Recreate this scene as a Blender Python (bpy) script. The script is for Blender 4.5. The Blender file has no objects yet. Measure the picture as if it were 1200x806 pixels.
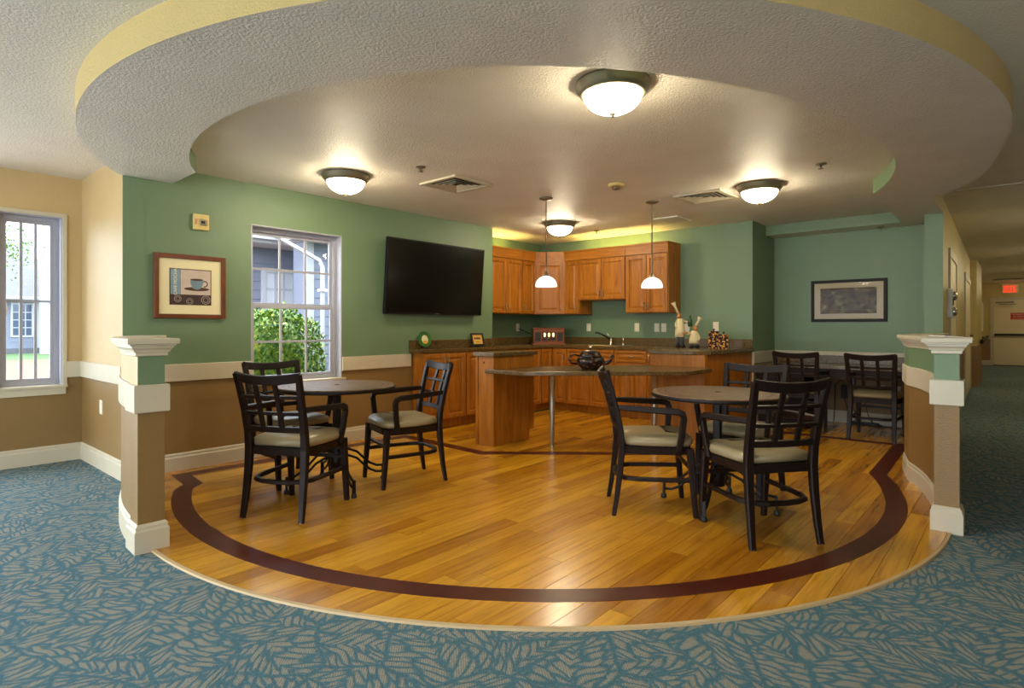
import bpy, bmesh, math, random
from mathutils import Vector, Matrix
random.seed(7)
scene = bpy.context.scene
col = scene.collection
PI = math.pi

# ------------------------------------------------------------------ camera
# world: X runs along the green window wall, Y runs away from it to the left; metres
VP1, VP2, CX, HY, EYE = 1195.0, -182.0, 600.0, 383.0, 1.163
FPX = math.sqrt((VP1 - CX) * (CX - VP2))
YAW = math.atan((VP1 - CX) / FPX)
cam_d = bpy.data.cameras.new('camera'); cam = bpy.data.objects.new('camera', cam_d); col.objects.link(cam)
cam.location = (0, 0, EYE); cam.rotation_euler = (PI / 2, 0, YAW - PI / 2)
cam_d.sensor_fit = 'HORIZONTAL'; cam_d.sensor_width = 36
cam_d.lens = 36 * FPX / 1200; cam_d.shift_y = (HY - 403) / 1200
cam_d.clip_start = 0.05; cam_d.clip_end = 200
scene.camera = cam

def ray(x, y):
    r = (x - CX) / FPX
    return (math.sin(YAW) * r + math.cos(YAW), -math.cos(YAW) * r + math.sin(YAW), -(y - HY) / FPX)
def onz(x, y, z):
    d = ray(x, y); t = (z - EYE) / d[2]; return (d[0] * t, d[1] * t, z)
def onX(x, y, X):
    d = ray(x, y); t = X / d[0]; return (X, d[1] * t, EYE + d[2] * t)
def onY(x, y, Y):
    d = ray(x, y); t = Y / d[1]; return (d[0] * t, Y, EYE + d[2] * t)

# ------------------------------------------------------------------ world, sun, exposure
EXPOSURE = 1.08
SKY_STRENGTH = 4.4
SUN_STRENGTH = 2.5
DOME_EMIT = 38.0
DAY = (0.80, 0.90, 1.0)
LAMP = (1.0, 0.86, 0.58)
vs = scene.view_settings
scene.display_settings.display_device = 'sRGB'
vs.view_transform = 'Standard'; vs.look = 'None'; vs.exposure = EXPOSURE; vs.gamma = 1.0; vs.use_curve_mapping = False
scene.cycles.use_denoising = True
scene.cycles.max_bounces = 10; scene.cycles.diffuse_bounces = 7; scene.cycles.glossy_bounces = 4
scene.cycles.transparent_max_bounces = 12; scene.cycles.sample_clamp_indirect = 6.0
scene.cycles.caustics_reflective = False; scene.cycles.caustics_refractive = False
w = bpy.data.worlds.new('world'); scene.world = w; w.use_nodes = True
bg = w.node_tree.nodes['Background']; bg.inputs[0].default_value = (*DAY, 1); bg.inputs[1].default_value = SKY_STRENGTH
sd = bpy.data.lights.new('sun', 'SUN'); sd.energy = SUN_STRENGTH; sd.angle = math.radians(1.0); sd.color = (1, 0.95, 0.85)
sun = bpy.data.objects.new('sun', sd); col.objects.link(sun)
sun.rotation_euler = Vector((-0.62, -0.12, -0.78)).to_track_quat('-Z', 'Y').to_euler()

def portal(name, loc, sx, sy, direction):
    l = bpy.data.lights.new(name, 'AREA'); l.shape = 'RECTANGLE'; l.size = sx; l.size_y = sy
    l.cycles.is_portal = True
    o = bpy.data.objects.new(name, l); col.objects.link(o); o.location = loc
    o.rotation_euler = Vector(direction).to_track_quat('-Z', 'Z').to_euler()

# ------------------------------------------------------------------ materials
def lin(c):
    return tuple(((v / 255) / 12.92 if v / 255 <= 0.04045 else ((v / 255 + 0.055) / 1.055) ** 2.4) for v in c)
def C(r, g, b): return (*lin((r, g, b)), 1)
M = {}
class NT:
    def __init__(s, name):
        s.m = bpy.data.materials.new(name); s.m.use_nodes = True; s.t = s.m.node_tree
        s.b = s.t.nodes['Principled BSDF']; M[name] = s.m
    def n(s, typ, **kw):
        nd = s.t.nodes.new(typ)
        for k, v in kw.items():
            if k in nd.inputs.keys() if isinstance(k, str) else False: nd.inputs[k].default_value = v
            else: setattr(nd, k, v)
        return nd
    def l(s, a, b): s.t.links.new(a, b)
    def set(s, **kw):
        for k, v in kw.items(): s.b.inputs[k.replace('_', ' ')].default_value = v
        return s
    def math(s, op, a, b=None, c=None):
        nd = s.t.nodes.new('ShaderNodeMath'); nd.operation = op
        for i, v in enumerate((a, b, c)):
            if v is None: continue
            if hasattr(v, 'is_linked'): s.l(v, nd.inputs[i])
            else: nd.inputs[i].default_value = v
        return nd.outputs[0]
    def mix(s, fac, a, b, blend='MIX'):
        nd = s.t.nodes.new('ShaderNodeMix'); nd.data_type = 'RGBA'; nd.blend_type = blend
        for i, v in ((0, fac), (6, a), (7, b)):
            if hasattr(v, 'is_linked'): s.l(v, nd.inputs[i])
            else: nd.inputs[i].default_value = v
        return nd.outputs[2]
    def ramp(s, fac, stops):
        nd = s.t.nodes.new('ShaderNodeValToRGB'); s.l(fac, nd.inputs[0])
        e = nd.color_ramp.elements
        while len(e) < len(stops): e.new(0.5)
        for el, (p, c) in zip(e, stops): el.position = p; el.color = c
        return nd.outputs[0]
    def pos(s): return s.n('ShaderNodeNewGeometry').outputs['Position']
    def objc(s): return s.n('ShaderNodeTexCoord').outputs['Object']
    def mapping(s, vec, scale=(1, 1, 1), rot=(0, 0, 0), loc=(0, 0, 0)):
        nd = s.t.nodes.new('ShaderNodeMapping'); s.l(vec, nd.inputs[0])
        nd.inputs['Scale'].default_value = scale; nd.inputs['Rotation'].default_value = rot; nd.inputs['Location'].default_value = loc
        return nd.outputs[0]
    def noise(s, vec, scale, detail=3, rough=0.5, dist=0.0):
        nd = s.t.nodes.new('ShaderNodeTexNoise'); s.l(vec, nd.inputs['Vector'])
        nd.inputs['Scale'].default_value = scale; nd.inputs['Detail'].default_value = detail
        nd.inputs['Roughness'].default_value = rough; nd.inputs['Distortion'].default_value = dist
        return nd.outputs[0]
    def bump(s, h, strength, dist=0.01):
        nd = s.t.nodes.new('ShaderNodeBump'); s.l(h, nd.inputs['Height'])
        nd.inputs['Strength'].default_value = strength; nd.inputs['Distance'].default_value = dist
        s.l(nd.outputs[0], s.b.inputs['Normal'])
    def base(s, c): s.l(c, s.b.inputs['Base Color'])

def plain(name, c, rough=0.5, metal=0.0, var=0.0, spec=0.5, **kw):
    t = NT(name); t.set(Base_Color=c, Roughness=rough, Metallic=metal); t.b.inputs['Specular IOR Level'].default_value = spec
    if var:
        n = t.noise(t.objc(), 9, 4); d = tuple(v * (1 - var) for v in c[:3]) + (1,)
        t.base(t.ramp(n, [(0.3, d), (0.7, c)]))
    for k, v in kw.items(): t.b.inputs[k.replace('_', ' ')].default_value = v
    return t.m
def paint(name, up, lo=None, split=0.79, rough=0.42, bump=0.4, scale=110):
    t = NT(name); p = t.pos(); t.set(Roughness=rough); t.b.inputs['Specular IOR Level'].default_value = 0.5
    n = t.noise(p, 3.0, 4); c = up
    if lo:
        z = t.n('ShaderNodeSeparateXYZ'); t.l(p, z.inputs[0])
        c = t.mix(t.math('GREATER_THAN', z.outputs[2], split), lo, up)
    v = t.ramp(n, [(0.3, (0.93, 0.93, 0.93, 1)), (0.7, (1, 1, 1, 1))])
    t.base(t.mix(1.0, c, v, 'MULTIPLY'))
    t.bump(t.noise(p, scale, 3, 0.6), bump, 0.008)
    return t.m
GREEN = C(110, 134, 101); TAN = C(200, 172, 122); BROWN = C(138, 108, 62); CREAM = C(206, 180, 118)
paint('paint_green', GREEN, BROWN)
paint('paint_tan', TAN, BROWN)
paint('paint_cream', CREAM, None)
paint('paint_corridor', C(204, 186, 120), C(150, 112, 70))
paint('ceiling_paint', C(234, 227, 216), None, bump=0.9, scale=75, rough=0.5)
paint('soffit_green', GREEN, None)
plain('trim_white', C(200, 190, 166), 0.42, var=0.05)
plain('frame_white', C(168, 168, 178), 0.4)
plain('outlet_white', C(226, 214, 186), 0.4)
plain('chair_wood', C(30, 16, 10), 0.42, var=0.35, spec=0.22)
plain('table_iron', C(26, 20, 17), 0.45, 0.2, spec=0.3)
plain('bronze', C(124, 114, 92), 0.42, 0.5)
plain('nickel', C(150, 140, 122), 0.3, 0.9)
plain('chrome', C(210, 208, 200), 0.15, 1.0)
plain('steel_leg', C(170, 164, 150), 0.3, 0.9)
plain('black_plastic', C(14, 12, 12), 0.45, spec=0.25)
plain('black_gloss', C(7, 6, 7), 0.12)
plain('tv_screen', C(8, 4, 4), 0.2, spec=0.5)
plain('dark_desk', C(38, 25, 18), 0.5, var=0.3, spec=0.2)
plain('frame_brown', C(112, 56, 22), 0.35, var=0.35)
plain('frame_black', C(24, 16, 12), 0.5, spec=0.2)
plain('mat_cream', C(232, 218, 172), 0.8)
plain('mat_pale', C(178, 164, 134), 0.8)
plain('paper', C(238, 238, 235), 0.8)
plain('exit_red', C(190, 30, 14), 0.5)
plain('door_cream', C(222, 206, 168), 0.45)
plain('alarm_ivory', C(214, 190, 120), 0.45)
plain('white_plastic', C(228, 224, 212), 0.4)
plain('fig_white', C(226, 208, 160), 0.5, var=0.15)
plain('fig_skin', C(176, 118, 64), 0.5)
plain('fig_black', C(24, 22, 22), 0.4)
plain('fig_blue', C(62, 70, 78), 0.6)
plain('bottle_green', C(38, 70, 34), 0.2)
plain('plaque_green', C(46, 104, 34), 0.4, var=0.4)
plain('plaque_yellow', C(216, 160, 34), 0.5, var=0.2)
plain('art_blue', C(128, 152, 168), 0.8, var=0.25)
plain('art_pale', C(206, 186, 170), 0.8, var=0.2)
plain('art_dark', C(72, 48, 44), 0.8, var=0.4)
plain('art_grey', C(164, 148, 136), 0.8)
plain('art_cup', C(118, 140, 152), 0.8, var=0.25)
plain('art_brown', C(78, 50, 34), 0.8)
plain('grille_dark', C(40, 37, 32), 0.7)
plain('radio_wood', C(134, 68, 28), 0.4, var=0.3)
plain('carpet_trim', C(190, 164, 120), 0.5)
plain('sub_floor', C(70, 42, 20), 0.8)
plain('ext_trim', C(164, 166, 174), 0.7)
plain('ext_siding', C(112, 118, 136), 0.7, var=0.06)
plain('ext_roof', C(92, 94, 102), 0.9, var=0.2)
plain('ext_glass', C(70, 82, 104), 0.1)
plain('blind', C(190, 196, 206), 0.7)
plain('rubber', C(20, 18, 17), 0.6)
plain('inlay', C(84, 30, 18), 0.32, var=0.35, spec=0.35)
def emit(name, c, s):
    t = NT(name); t.set(Base_Color=(*c, 1)); t.b.inputs['Emission Color'].default_value = (*c, 1); t.b.inputs['Emission Strength'].default_value = s
    t.set(Roughness=0.3); return t.m
emit('dome_glass', LAMP, DOME_EMIT)
emit('pendant_glass', (1.0, 0.93, 0.86), 0.55)
emit('cove_lamp', (1.0, 0.80, 0.22), 40.0)
emit('exit_lit', (1.0, 0.06, 0.01), 0.42)
emit('candle_lit', (1.0, 0.72, 0.25), 1.4)
emit('corridor_lamp', (1.0, 0.84, 0.50), 24.0)

t = NT('glass'); t.t.nodes.remove(t.b)
tr = t.n('ShaderNodeBsdfTransparent'); gl = t.n('ShaderNodeBsdfGlossy'); gl.inputs['Roughness'].default_value = 0.02
fr = t.n('ShaderNodeFresnel'); fr.inputs['IOR'].default_value = 1.35
mx = t.n('ShaderNodeMixShader'); t.l(fr.outputs[0], mx.inputs[0]); t.l(tr.outputs[0], mx.inputs[1]); t.l(gl.outputs[0], mx.inputs[2])
t.l(mx.outputs[0], t.t.nodes['Material Output'].inputs[0])

m2 = M['glass'].copy(); m2.name = 'picture_glass'; M['picture_glass'] = m2
next(n for n in m2.node_tree.nodes if n.type == 'FRESNEL').inputs['IOR'].default_value = 1.12

# wood planks: random tone per plank, grain along X
t = NT('plank'); p = t.pos(); rnd = t.n('ShaderNodeObjectInfo').outputs['Random']
off = t.n('ShaderNodeCombineXYZ'); t.l(t.math('MULTIPLY', rnd, 37.0), off.inputs[0]); t.l(t.math('MULTIPLY', rnd, 11.0), off.inputs[1])
va = t.n('ShaderNodeVectorMath'); va.operation = 'ADD'; t.l(p, va.inputs[0]); t.l(off.outputs[0], va.inputs[1])
g1 = t.noise(t.mapping(va.outputs[0], (2.2, 38, 1)), 1.0, 6, 0.62, 0.6)
g2 = t.noise(t.mapping(va.outputs[0], (0.9, 7, 1)), 1.0, 4, 0.6, 1.5)
tone = t.ramp(rnd, [(0.0, C(170, 110, 20)), (0.35, C(202, 142, 28)), (0.7, C(220, 162, 40)), (1.0, C(186, 124, 24))])
c1 = t.mix(1.0, tone, t.ramp(g1, [(0.26, (0.66, 0.58, 0.50, 1)), (0.55, (1, 1, 1, 1))]), 'MULTIPLY')
c2 = t.mix(1.0, c1, t.ramp(g2, [(0.28, (0.78, 0.70, 0.60, 1)), (0.5, (1, 1, 1, 1)), (0.75, (1.14, 1.12, 1.06, 1))]), 'MULTIPLY')
t.base(c2); t.set(Roughness=0.25); t.b.inputs['Coat Weight'].default_value = 0.4; t.b.inputs['Coat Roughness'].default_value = 0.2; t.b.inputs['Specular IOR Level'].default_value = 0.5
t.bump(g1, 0.015, 0.001)

# cabinet wood: honey maple, vertical grain
def cab(name, ca, cb, vert=True):
    t = NT(name); o = t.objc()
    g = t.noise(t.mapping(o, (26, 26, 2.2) if vert else (2.2, 26, 26)), 1.0, 5, 0.6, 0.8)
    b = t.noise(o, 2.5, 3)
    c = t.ramp(g, [(0.25, ca), (0.7, cb)])
    t.base(t.mix(1.0, c, t.ramp(b, [(0.3, (0.82, 0.78, 0.72, 1)), (0.7, (1, 1, 1, 1))]), 'MULTIPLY'))
    t.set(Roughness=0.42); t.b.inputs['Specular IOR Level'].default_value = 0.35; t.bump(g, 0.05, 0.002)
cab('cabinet_wood', C(138, 80, 16), C(186, 118, 34))
cab('cabinet_wood_h', C(138, 80, 16), C(186, 118, 34), False)

# laminate counter: brown-green granite speckle
t = NT('laminate'); p = t.pos()
n1 = t.noise(p, 60, 5, 0.7); n2 = t.noise(p, 14, 4, 0.6)
c = t.ramp(n1, [(0.30, C(52, 39, 20)), (0.5, C(98, 77, 42)), (0.72, C(128, 104, 62))])
t.base(t.mix(1.0, c, t.ramp(n2, [(0.3, (0.8, 0.76, 0.7, 1)), (0.7, (1, 1, 1, 1))]), 'MULTIPLY')); t.set(Roughness=0.25)

# seat vinyl
t = NT('vinyl'); p = t.objc(); t.set(Base_Color=C(142, 128, 96), Roughness=0.36); t.bump(t.noise(p, 7, 3), 0.35, 0.02)

# slate table top with rings
t = NT('table_slate'); p = t.objc(); n1 = t.noise(p, 16, 6, 0.7); n2 = t.noise(p, 60, 3, 0.6)
ln = t.n('ShaderNodeVectorMath'); ln.operation = 'LENGTH'; t.l(t.mapping(p, (1, 1, 0)), ln.inputs[0])
rr = ln.outputs['Value']
def band(a, b): return t.math('MULTIPLY', t.math('GREATER_THAN', rr, a), t.math('LESS_THAN', rr, b))
k = t.math('ADD', band(0.325, 0.338), band(0.366, 0.376))
c = t.ramp(n1, [(0.3, C(78, 54, 38)), (0.55, C(112, 84, 60)), (0.75, C(138, 108, 80))])
c = t.mix(k, c, C(40, 28, 22)); t.base(c); t.set(Roughness=0.42); t.b.inputs['Specular IOR Level'].default_value = 0.35; t.bump(n2, 0.12, 0.003)

# carpet: feathery fronds on teal
t = NT('carpet'); p = t.pos()
nz = t.n('ShaderNodeTexNoise'); t.l(p, nz.inputs['Vector']); nz.inputs['Scale'].default_value = 3.2; nz.inputs['Detail'].default_value = 2
wv = t.n('ShaderNodeVectorMath'); wv.operation = 'MULTIPLY_ADD'
t.l(nz.outputs['Color'], wv.inputs[0]); wv.inputs[1].default_value = (0.16, 0.16, 0); t.l(t.mapping(p, (1, 1, 0)), wv.inputs[2])
vo = t.n('ShaderNodeTexVoronoi'); vo.voronoi_dimensions = '2D'; t.l(wv.outputs[0], vo.inputs['Vector']); vo.inputs['Scale'].default_value = 3.9
ve = t.n('ShaderNodeTexVoronoi'); ve.voronoi_dimensions = '2D'; ve.feature = 'DISTANCE_TO_EDGE'; t.l(wv.outputs[0], ve.inputs['Vector']); ve.inputs['Scale'].default_value = 3.9
sc3 = t.n('ShaderNodeVectorMath'); sc3.operation = 'SUBTRACT'; t.l(wv.outputs[0], sc3.inputs[0]); t.l(vo.outputs['Position'], sc3.inputs[1])
sp = t.n('ShaderNodeSeparateColor'); t.l(vo.outputs['Color'], sp.inputs[0])
ro = t.n('ShaderNodeVectorRotate'); ro.rotation_type = 'Z_AXIS'; t.l(sc3.outputs[0], ro.inputs['Vector']); t.l(t.math('MULTIPLY', sp.outputs[0], 6.283), ro.inputs['Angle'])
xy = t.n('ShaderNodeSeparateXYZ'); t.l(ro.outputs[0], xy.inputs[0])
av = t.math('ABSOLUTE', xy.outputs[1])
su = t.math('ADD', xy.outputs[0], t.math('MULTIPLY', t.math('POWER', av, 0.85), -0.75))
cv = t.n('ShaderNodeCombineXYZ'); t.l(t.math('ADD', t.math('MULTIPLY', su, 23.0), t.math('MULTIPLY', sp.outputs[1], 57.0)), cv.inputs[0]); t.l(t.math('MULTIPLY', xy.outputs[1], 12.5), cv.inputs[1])
lb = t.n('ShaderNodeTexVoronoi'); lb.voronoi_dimensions = '2D'; lb.feature = 'DISTANCE_TO_EDGE'; t.l(cv.outputs[0], lb.inputs['Vector']); lb.inputs['Scale'].default_value = 1.0; lb.inputs['Randomness'].default_value = 0.75
tip = t.math('MINIMUM', lb.outputs['Distance'], t.math('MULTIPLY', ve.outputs['Distance'], 4.0))
tip = t.math('ADD', tip, t.math('MULTIPLY', t.math('SUBTRACT', t.noise(p, 45, 3), 0.5), 0.30))
mask = t.n('ShaderNodeMapRange'); t.l(tip, mask.inputs[0]); mask.inputs[1].default_value = 0.07; mask.inputs[2].default_value = 0.24
fine = t.noise(p, 260, 2, 0.8)
lp = t.n('ShaderNodeTexWave'); t.l(t.mapping(p, (1, 1, 0), (0, 0, 0.75)), lp.inputs['Vector']); lp.inputs['Scale'].default_value = 38.0; lp.inputs['Distortion'].default_value = 1.0
cA = C(80, 118, 134); cB = C(150, 152, 144)
c = t.mix(mask.outputs[0], cA, cB)
c = t.mix(1.0, c, t.ramp(fine, [(0.3, (0.55, 0.55, 0.55, 1)), (0.65, (1.15, 1.15, 1.15, 1))]), 'MULTIPLY')
c = t.mix(t.math('MULTIPLY', mask.outputs[0], 0.55), c, t.mix(1.0, c, t.ramp(lp.outputs[1], [(0.3, (0.55, 0.58, 0.6, 1)), (0.6, (1.1, 1.1, 1.1, 1))]), 'MULTIPLY'))
t.base(c); t.set(Roughness=0.95); t.b.inputs['Specular IOR Level'].default_value = 0.1
t.bump(t.math('ADD', fine, t.math('MULTIPLY', mask.outputs[0], 0.6)), 0.5, 0.006)

t = NT('leaf'); rnd = t.noise(t.pos(), 14, 2)
t.base(t.ramp(rnd, [(0.3, C(34, 74, 20)), (0.5, C(82, 124, 30)), (0.7, C(160, 166, 50))])); t.set(Roughness=0.5)
t = NT('grass'); t.base(t.ramp(t.noise(t.pos(), 8, 5), [(0.3, C(34, 66, 28)), (0.7, C(66, 100, 44))])); t.set(Roughness=0.9)
t = NT('mulch'); t.base(t.ramp(t.noise(t.pos(), 26, 5, 0.8), [(0.35, C(70, 34, 24)), (0.6, C(132, 80, 60))])); t.set(Roughness=0.9)
t = NT('leopard'); v = t.n('ShaderNodeTexVoronoi'); t.l(t.objc(), v.inputs['Vector']); v.inputs['Scale'].default_value = 42
t.base(t.ramp(v.outputs['Distance'], [(0.32, C(206, 150, 70)), (0.46, C(120, 60, 24)), (0.56, C(28, 16, 12))])); t.set(Roughness=0.6); t.b.inputs['Specular IOR Level'].default_value = 0.2
t = NT('teapot_metal'); v = t.n('ShaderNodeTexVoronoi'); t.l(t.objc(), v.inputs['Vector']); v.inputs['Scale'].default_value = 34
t.base(t.ramp(v.outputs['Distance'], [(0.2, C(140, 84, 52)), (0.38, C(44, 30, 24)), (0.6, C(20, 16, 15))])); t.set(Roughness=0.35, Metallic=0.3)
t = NT('art_scene'); p = t.objc(); a = t.noise(p, 14, 6, 0.75, 0.6)
t.base(t.ramp(a, [(0.36, C(30, 26, 22)), (0.45, C(66, 56, 42)), (0.51, C(98, 72, 56)), (0.56, C(80, 90, 52)), (0.66, C(176, 160, 118))])); t.set(Roughness=0.8); t.b.inputs['Specular IOR Level'].default_value = 0.1

# ------------------------------------------------------------------ mesh helpers
def rot2(x, y, a): return (x * math.cos(a) - y * math.sin(a), x * math.sin(a) + y * math.cos(a))
def offset_poly(poly, d, closed=True):
    """offset a CCW polygon outward by d (mitred)"""
    n = len(poly); out = []
    for i in range(n):
        p = Vector(poly[i][:2]); a = Vector(poly[(i - 1) % n][:2]); b = Vector(poly[(i + 1) % n][:2])
        if not closed and i == 0: a = p - (b - p)
        if not closed and i == n - 1: b = p + (p - a)
        d1 = (p - a).normalized(); d2 = (b - p).normalized()
        n1 = Vector((d1.y, -d1.x)); n2 = Vector((d2.y, -d2.x)); m = n1 + n2
        if m.length < 1e-6: m = n1
        m.normalize(); k = max(0.35, m.dot(n1))
        out.append((p.x + m.x * d / k, p.y + m.y * d / k))
    return out
class MB:
    def __init__(s): s.v = []; s.f = []; s.mi = []; s.sm = []
    def add(s, vs, fs, mi=0, sm=False):
        o = len(s.v); s.v += [tuple(v) for v in vs]
        for f in fs: s.f.append(tuple(i + o for i in f)); s.mi.append(mi); s.sm.append(sm)
        return s
    def box(s, x0, y0, z0, x1, y1, z1, mi=0):
        x0, x1 = min(x0, x1), max(x0, x1); y0, y1 = min(y0, y1), max(y0, y1); z0, z1 = min(z0, z1), max(z0, z1)
        return s.add([(x0, y0, z0), (x1, y0, z0), (x1, y1, z0), (x0, y1, z0), (x0, y0, z1), (x1, y0, z1), (x1, y1, z1), (x0, y1, z1)],
                     [(0, 3, 2, 1), (4, 5, 6, 7), (0, 1, 5, 4), (1, 2, 6, 5), (2, 3, 7, 6), (3, 0, 4, 7)], mi)
    def prism(s, poly, z0, z1, mi=0, mtop=None, mbot=None, mside=None):
        n = len(poly); o = len(s.v)
        s.v += [(p[0], p[1], z0) for p in poly] + [(p[0], p[1], z1) for p in poly]
        s.f.append(tuple(o + i for i in reversed(range(n)))); s.mi.append(mi if mbot is None else mbot); s.sm.append(False)
        s.f.append(tuple(o + n + i for i in range(n))); s.mi.append(mi if mtop is None else mtop); s.sm.append(False)
        for i in range(n):
            j = (i + 1) % n; s.f.append((o + i, o + j, o + n + j, o + n + i)); s.mi.append(mi if mside is None else mside(i)); s.sm.append(False)
        return s
    def stack(s, poly, prof, mi=0):
        """rings of an offset polygon at (offset, z), joined and capped"""
        n = len(poly); o = len(s.v)
        for off, z in prof: s.v += [(x, y, z) for x, y in offset_poly(poly, off)]
        for k in range(len(prof) - 1):
            for i in range(n):
                j = (i + 1) % n; a = o + k * n
                s.f.append((a + i, a + j, a + n + j, a + n + i)); s.mi.append(mi); s.sm.append(False)
        s.f.append(tuple(o + i for i in reversed(range(n)))); s.mi.append(mi); s.sm.append(False)
        e = o + (len(prof) - 1) * n; s.f.append(tuple(e + i for i in range(n))); s.mi.append(mi); s.sm.append(False)
        return s
    def run(s, p0, p1, nrm, prof, mi=0):
        """extrude a profile [(out, z)] along p0->p1; closed against the wall at out=0"""
        pr = [(0, prof[0][1])] + list(prof) + [(0, prof[-1][1])]; n = len(pr); vs = []
        for p in (p0, p1): vs += [(p[0] + nrm[0] * o, p[1] + nrm[1] * o, z) for o, z in pr]
        fs = [(i, (i + 1) % n, n + (i + 1) % n, n + i) for i in range(n)] + [tuple(range(n)), tuple(reversed(range(n, 2 * n)))]
        return s.add(vs, fs, mi)
    def sweep(s, pts, sec, up=(0, 0, 1), mi=0, sm=False, caps=True, scale=None):
        """sweep a 2D section along a 3D path; section x = side, y = up"""
        P = [Vector(p) for p in pts]; n = len(sec); o = len(s.v); U = Vector(up)
        for i, p in enumerate(P):
            d = (P[min(i + 1, len(P) - 1)] - P[max(i - 1, 0)]).normalized()
            sd = d.cross(U)
            if sd.length < 1e-4: sd = d.cross(Vector((1, 0, 0)))
            sd.normalize(); uu = sd.cross(d).normalized(); k = scale[i] if scale else 1
            s.v += [tuple(p + sd * a * k + uu * b * k) for a, b in sec]
        for i in range(len(P) - 1):
            for j in range(n):
                q = (j + 1) % n; a = o + i * n
                s.f.append((a + j, a + q, a + n + q, a + n + j)); s.mi.append(mi); s.sm.append(sm)
        if caps:
            s.f.append(tuple(o + j for j in reversed(range(n)))); s.mi.append(mi); s.sm.append(False)
            e = o + (len(P) - 1) * n; s.f.append(tuple(e + j for j in range(n))); s.mi.append(mi); s.sm.append(False)
        return s
    def tube(s, pts, r, n=8, mi=0, up=(0, 0, 1), scale=None):
        return s.sweep(pts, [(r * math.cos(2 * PI * i / n), r * math.sin(2 * PI * i / n)) for i in range(n)], up, mi, True, True, scale)
    def bar(s, pts, w, h, up=(0, 0, 1), mi=0, scale=None):
        c = min(w, h) * 0.18; a, b = w / 2, h / 2
        return s.sweep(pts, [(-a + c, -b), (a - c, -b), (a, -b + c), (a, b - c), (a - c, b), (-a + c, b), (-a, b - c), (-a, -b + c)], up, mi, False, True, scale)
    def lathe(s, prof, n=24, c=(0, 0, 0), mi=0, sm=True):
        o = len(s.v); m = len(prof)
        for i in range(n):
            a = 2 * PI * i / n
            s.v += [(c[0] + r * math.cos(a), c[1] + r * math.sin(a), c[2] + z) for r, z in prof]
        for i in range(n):
            j = (i + 1) % n
            for k in range(m - 1):
                s.f.append((o + i * m + k, o + j * m + k, o + j * m + k + 1, o + i * m + k + 1)); s.mi.append(mi); s.sm.append(sm)
        return s
    def ell(s, c, r, n=12, m=8, mi=0):
        prof = [(max(1e-4, math.cos(-PI / 2 + PI * k / m)), math.sin(-PI / 2 + PI * k / m)) for k in range(m + 1)]
        o = len(s.v); s.lathe(prof, n, (0, 0, 0), mi)
        s.v[o:] = [(c[0] + x * r[0], c[1] + y * r[1], c[2] + z * r[2]) for x, y, z in s.v[o:]]
        return s
    def xf(s, fn): s.v = [fn(*v) for v in s.v]; return s
    def build(s, name, mats, parent=None, bevel=0, smooth=False):
        me = bpy.data.meshes.new(name); me.from_pydata(s.v, [], s.f)
        for m in (mats if isinstance(mats, (list, tuple)) else [mats]): me.materials.append(M[m])
        me.polygons.foreach_set('material_index', s.mi); me.polygons.foreach_set('use_smooth', [bool(x) or smooth for x in s.sm])
        bm = bmesh.new(); bm.from_mesh(me); bmesh.ops.recalc_face_normals(bm, faces=bm.faces); bm.to_mesh(me); bm.free()
        me.update()
        o = bpy.data.objects.new(name, me); col.objects.link(o)
        if parent: o.parent = parent
        if bevel:
            b = o.modifiers.new('bevel', 'BEVEL'); b.width = bevel; b.segments = 2; b.limit_method = 'ANGLE'; b.angle_limit = 0.9
        return o
def tag(o, label=None, cat=None, group=None, kind=None):
    if label: o['label'] = label
    if cat: o['category'] = cat
    if group: o['group'] = group
    if kind: o['kind'] = kind
    return o
def empty(name, loc=(0, 0, 0), rz=0, label=None, cat=None, group=None, kind=None):
    o = bpy.data.objects.new(name, None); col.objects.link(o); o.location = loc; o.rotation_euler = (0, 0, rz); o.empty_display_size = 0.1
    return tag(o, label, cat, group, kind)
def copy_tree(o, parent=None):
    c = o.copy(); col.objects.link(c); c.parent = parent
    for ch in list(o.children): copy_tree(ch, c)
    return c
def text(name, body, size, mat, parent, loc, rot, align='CENTER', ext=0.0008):
    cu = bpy.data.curves.new(name, 'FONT'); cu.body = body; cu.size = size; cu.align_x = align; cu.align_y = 'CENTER'; cu.extrude = ext
    tmp = bpy.data.objects.new(name, cu); col.objects.link(tmp); bpy.context.view_layer.update()
    me = bpy.data.meshes.new_from_object(tmp.evaluated_get(bpy.context.evaluated_depsgraph_get())); bpy.data.objects.remove(tmp); bpy.data.curves.remove(cu)
    me.materials.clear(); me.materials.append(M[mat])
    o = bpy.data.objects.new(name, me); col.objects.link(o); o.parent = parent; o.location = loc; o.rotation_euler = rot
    return o

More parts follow.
